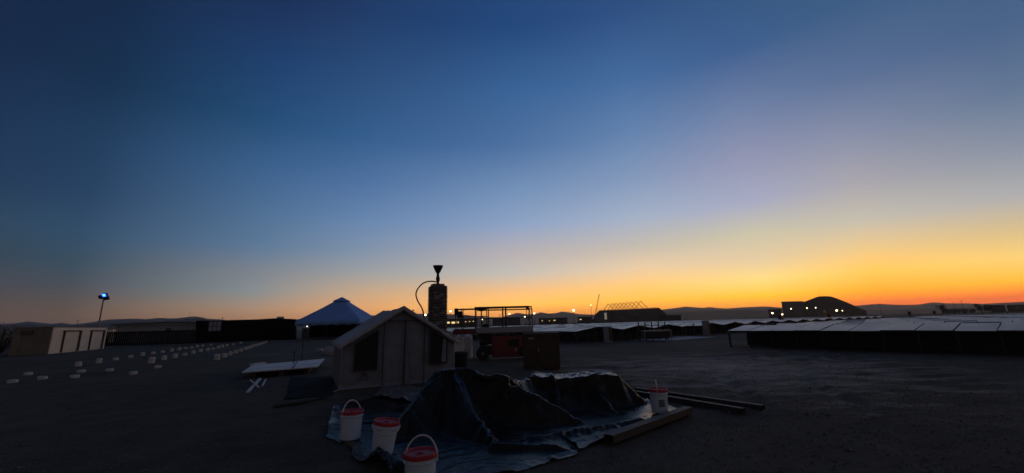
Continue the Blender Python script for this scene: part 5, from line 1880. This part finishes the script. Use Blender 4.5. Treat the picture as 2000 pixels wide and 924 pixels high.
def pail(px, py, z, rz, label, handle_up, tilt=(0, 0), lid=True, print_=False, s=1.0, fold=75):
    p = G(px, py, z)
    t = thing('pail', label, 'bucket', p, rz, 'white pails with red lids holding down the tarp')
    t.rotation_euler = (R(tilt[0]), R(tilt[1]), rz)
    H_, r0, r1 = 0.365 * s, 0.130 * s, 0.148 * s
    body = [(0.001, 0.0), (r0 - 0.01, 0.0), (r0, 0.008)]
    for k in range(1, 9):
        body.append((r0 + (r1 - r0) * k / 10, H_ * 0.80 * k / 8))
    body += [(r1 + 0.002, H_ * 0.81), (r1 + 0.010, H_ * 0.82), (r1 + 0.010, H_ * 0.835), (r1, H_ * 0.84), (r1, H_ * 0.90), (r1 + 0.009, H_ * 0.905), (r1 + 0.009, H_ * 0.925), (r1, H_ * 0.93), (r1, H_ * 0.955)]
    MB().lathe(body, 40).build('pail_body', M['white_plastic'], t, True)
    zl = H_ * 0.945
    lidp = [(r1 + 0.004, zl - 0.012), (r1 + 0.014, zl - 0.012), (r1 + 0.015, zl + 0.022), (r1 + 0.010, zl + 0.030), (r1 - 0.004, zl + 0.030), (r1 - 0.012, zl + 0.014), (0.050, zl + 0.012), (0.045, zl + 0.017), (0.030, zl + 0.017), (0.026, zl + 0.010), (0.001, zl + 0.010)]
    l_ = MB().lathe(lidp, 40).build('lid', M['red_plastic'], t, True)
    MB().lathe([(0.024, zl + 0.012), (0.024, zl + 0.024), (0.020, zl + 0.027), (0.001, zl + 0.027)], 16).build('spout_cap', M['red_plastic'], l_, True)
    tabs = MB()
    for k in range(16):
        a = 2 * math.pi * k / 16
        tabs.box(((r1 + 0.0155) * math.cos(a), (r1 + 0.0155) * math.sin(a), zl + 0.004), (0.005, 0.014, 0.026), a)
    tag(tabs.build('lid_rib', M['red_plastic'], l_), kind='stuff')
    zh = H_ * 0.86
    for sx in (-1, 1):
        MB().tube([(sx * (r1 - 0.002), 0, zh), (sx * (r1 + 0.02), 0, zh)], 0.016, 10).build('handle_lug', M['white_plastic'], t, True)
    # bail handle: half hoop about the lugs, swung by `fold` from straight up
    rot = Matrix.Translation((0, 0, zh)) @ Matrix.Rotation(R(fold), 4, 'X')
    pts = []
    for k in range(25):
        a = math.pi * k / 24
        pts.append(rot @ Vector(((r1 + 0.016) * math.cos(a) * (1 - 0.10 * math.sin(a)), 0, 0.195 * s * math.sin(a) ** 0.85)))
    hb = MB()
    for a_, b_ in zip(pts, pts[1:]):
        hb.beam(a_, b_, 0.017, 0.007, (rot.to_3x3() @ Vector((0, 1, 0))))
    ho = MB().tube(pts, 0.0085, 8).build('handle', M['bail'], t, True)
    if print_:
        n = 10
        vv = []; ff = []
        for i in range(n + 1):
            a = R(-90 - 22 + 44 * i / n) - rz
            for z_ in (H_ * 0.28, H_ * 0.60):
                rr = r0 + (r1 - r0) * (z_ / H_) + 0.0015
                vv.append((rr * math.cos(a), rr * math.sin(a), z_))
        for i in range(n):
            ff.append((2 * i, 2 * i + 2, 2 * i + 3, 2 * i + 1))
        MB().add(vv, ff).build('print', M['label_blue'], t, True)
    return t


pail(684, 857, 0.02, R(62), 'white pail with red lid at far left corner of the tarp, handle raised', True, (0, 1), fold=-8)
pail(746, 884, 0.03, R(20), 'white pail with red lid, tilted, handle down, between the other two left pails', True, (2, 7), fold=108)
pail(820, 968, 0.02, R(-12), 'nearest white pail with red lid at bottom of picture, handle arched up', True, (0, 0), fold=-14)
pail(1289, 805, 0.03, R(70), 'white pail with red lid right of the tarp beside the steel tube', True, (0, 0), print_=True, fold=-6)


def steel_tube(p0, p1, w, h, label, z=0.0, extra=0.0):
    a = G(*p0, z + h); b = G(*p1, z + h)
    a.z = b.z = 0
    d = (b - a); Ln = d.length
    o = thing('steel_tube', label, 'steel tube', (a.x, a.y, z), math.atan2(d.y, d.x), 'brown rectangular steel tubes on the ground')
    th = 0.008
    mb = MB()
    mb.box((Ln / 2, 0, h - th / 2), (Ln, w, th)).box((Ln / 2, 0, th / 2), (Ln, w, th))
    mb.box((Ln / 2, -w / 2 + th / 2, h / 2), (Ln, th, h - 2 * th)).box((Ln / 2, w / 2 - th / 2, h / 2), (Ln, th, h - 2 * th))
    mb.build('tube_wall', M['rust'], o)
    mb = MB().box((Ln * 0.5, 0, h / 2), (0.004, w - 2 * th, h - 2 * th)).build('diaphragm', M['metal_dark'], o)


steel_tube((1188, 849), (1344, 794), 0.14, 0.095, 'thick brown steel tube lying across the right edge of the tarp', 0.03)
steel_tube((1243, 757), (1490, 791), 0.11, 0.09, 'long brown steel tube, farther of the two behind the right pail', 0.0)
steel_tube((1240, 763), (1452, 797), 0.11, 0.09, 'long brown steel tube, nearer of the two behind the right pail', 0.0)
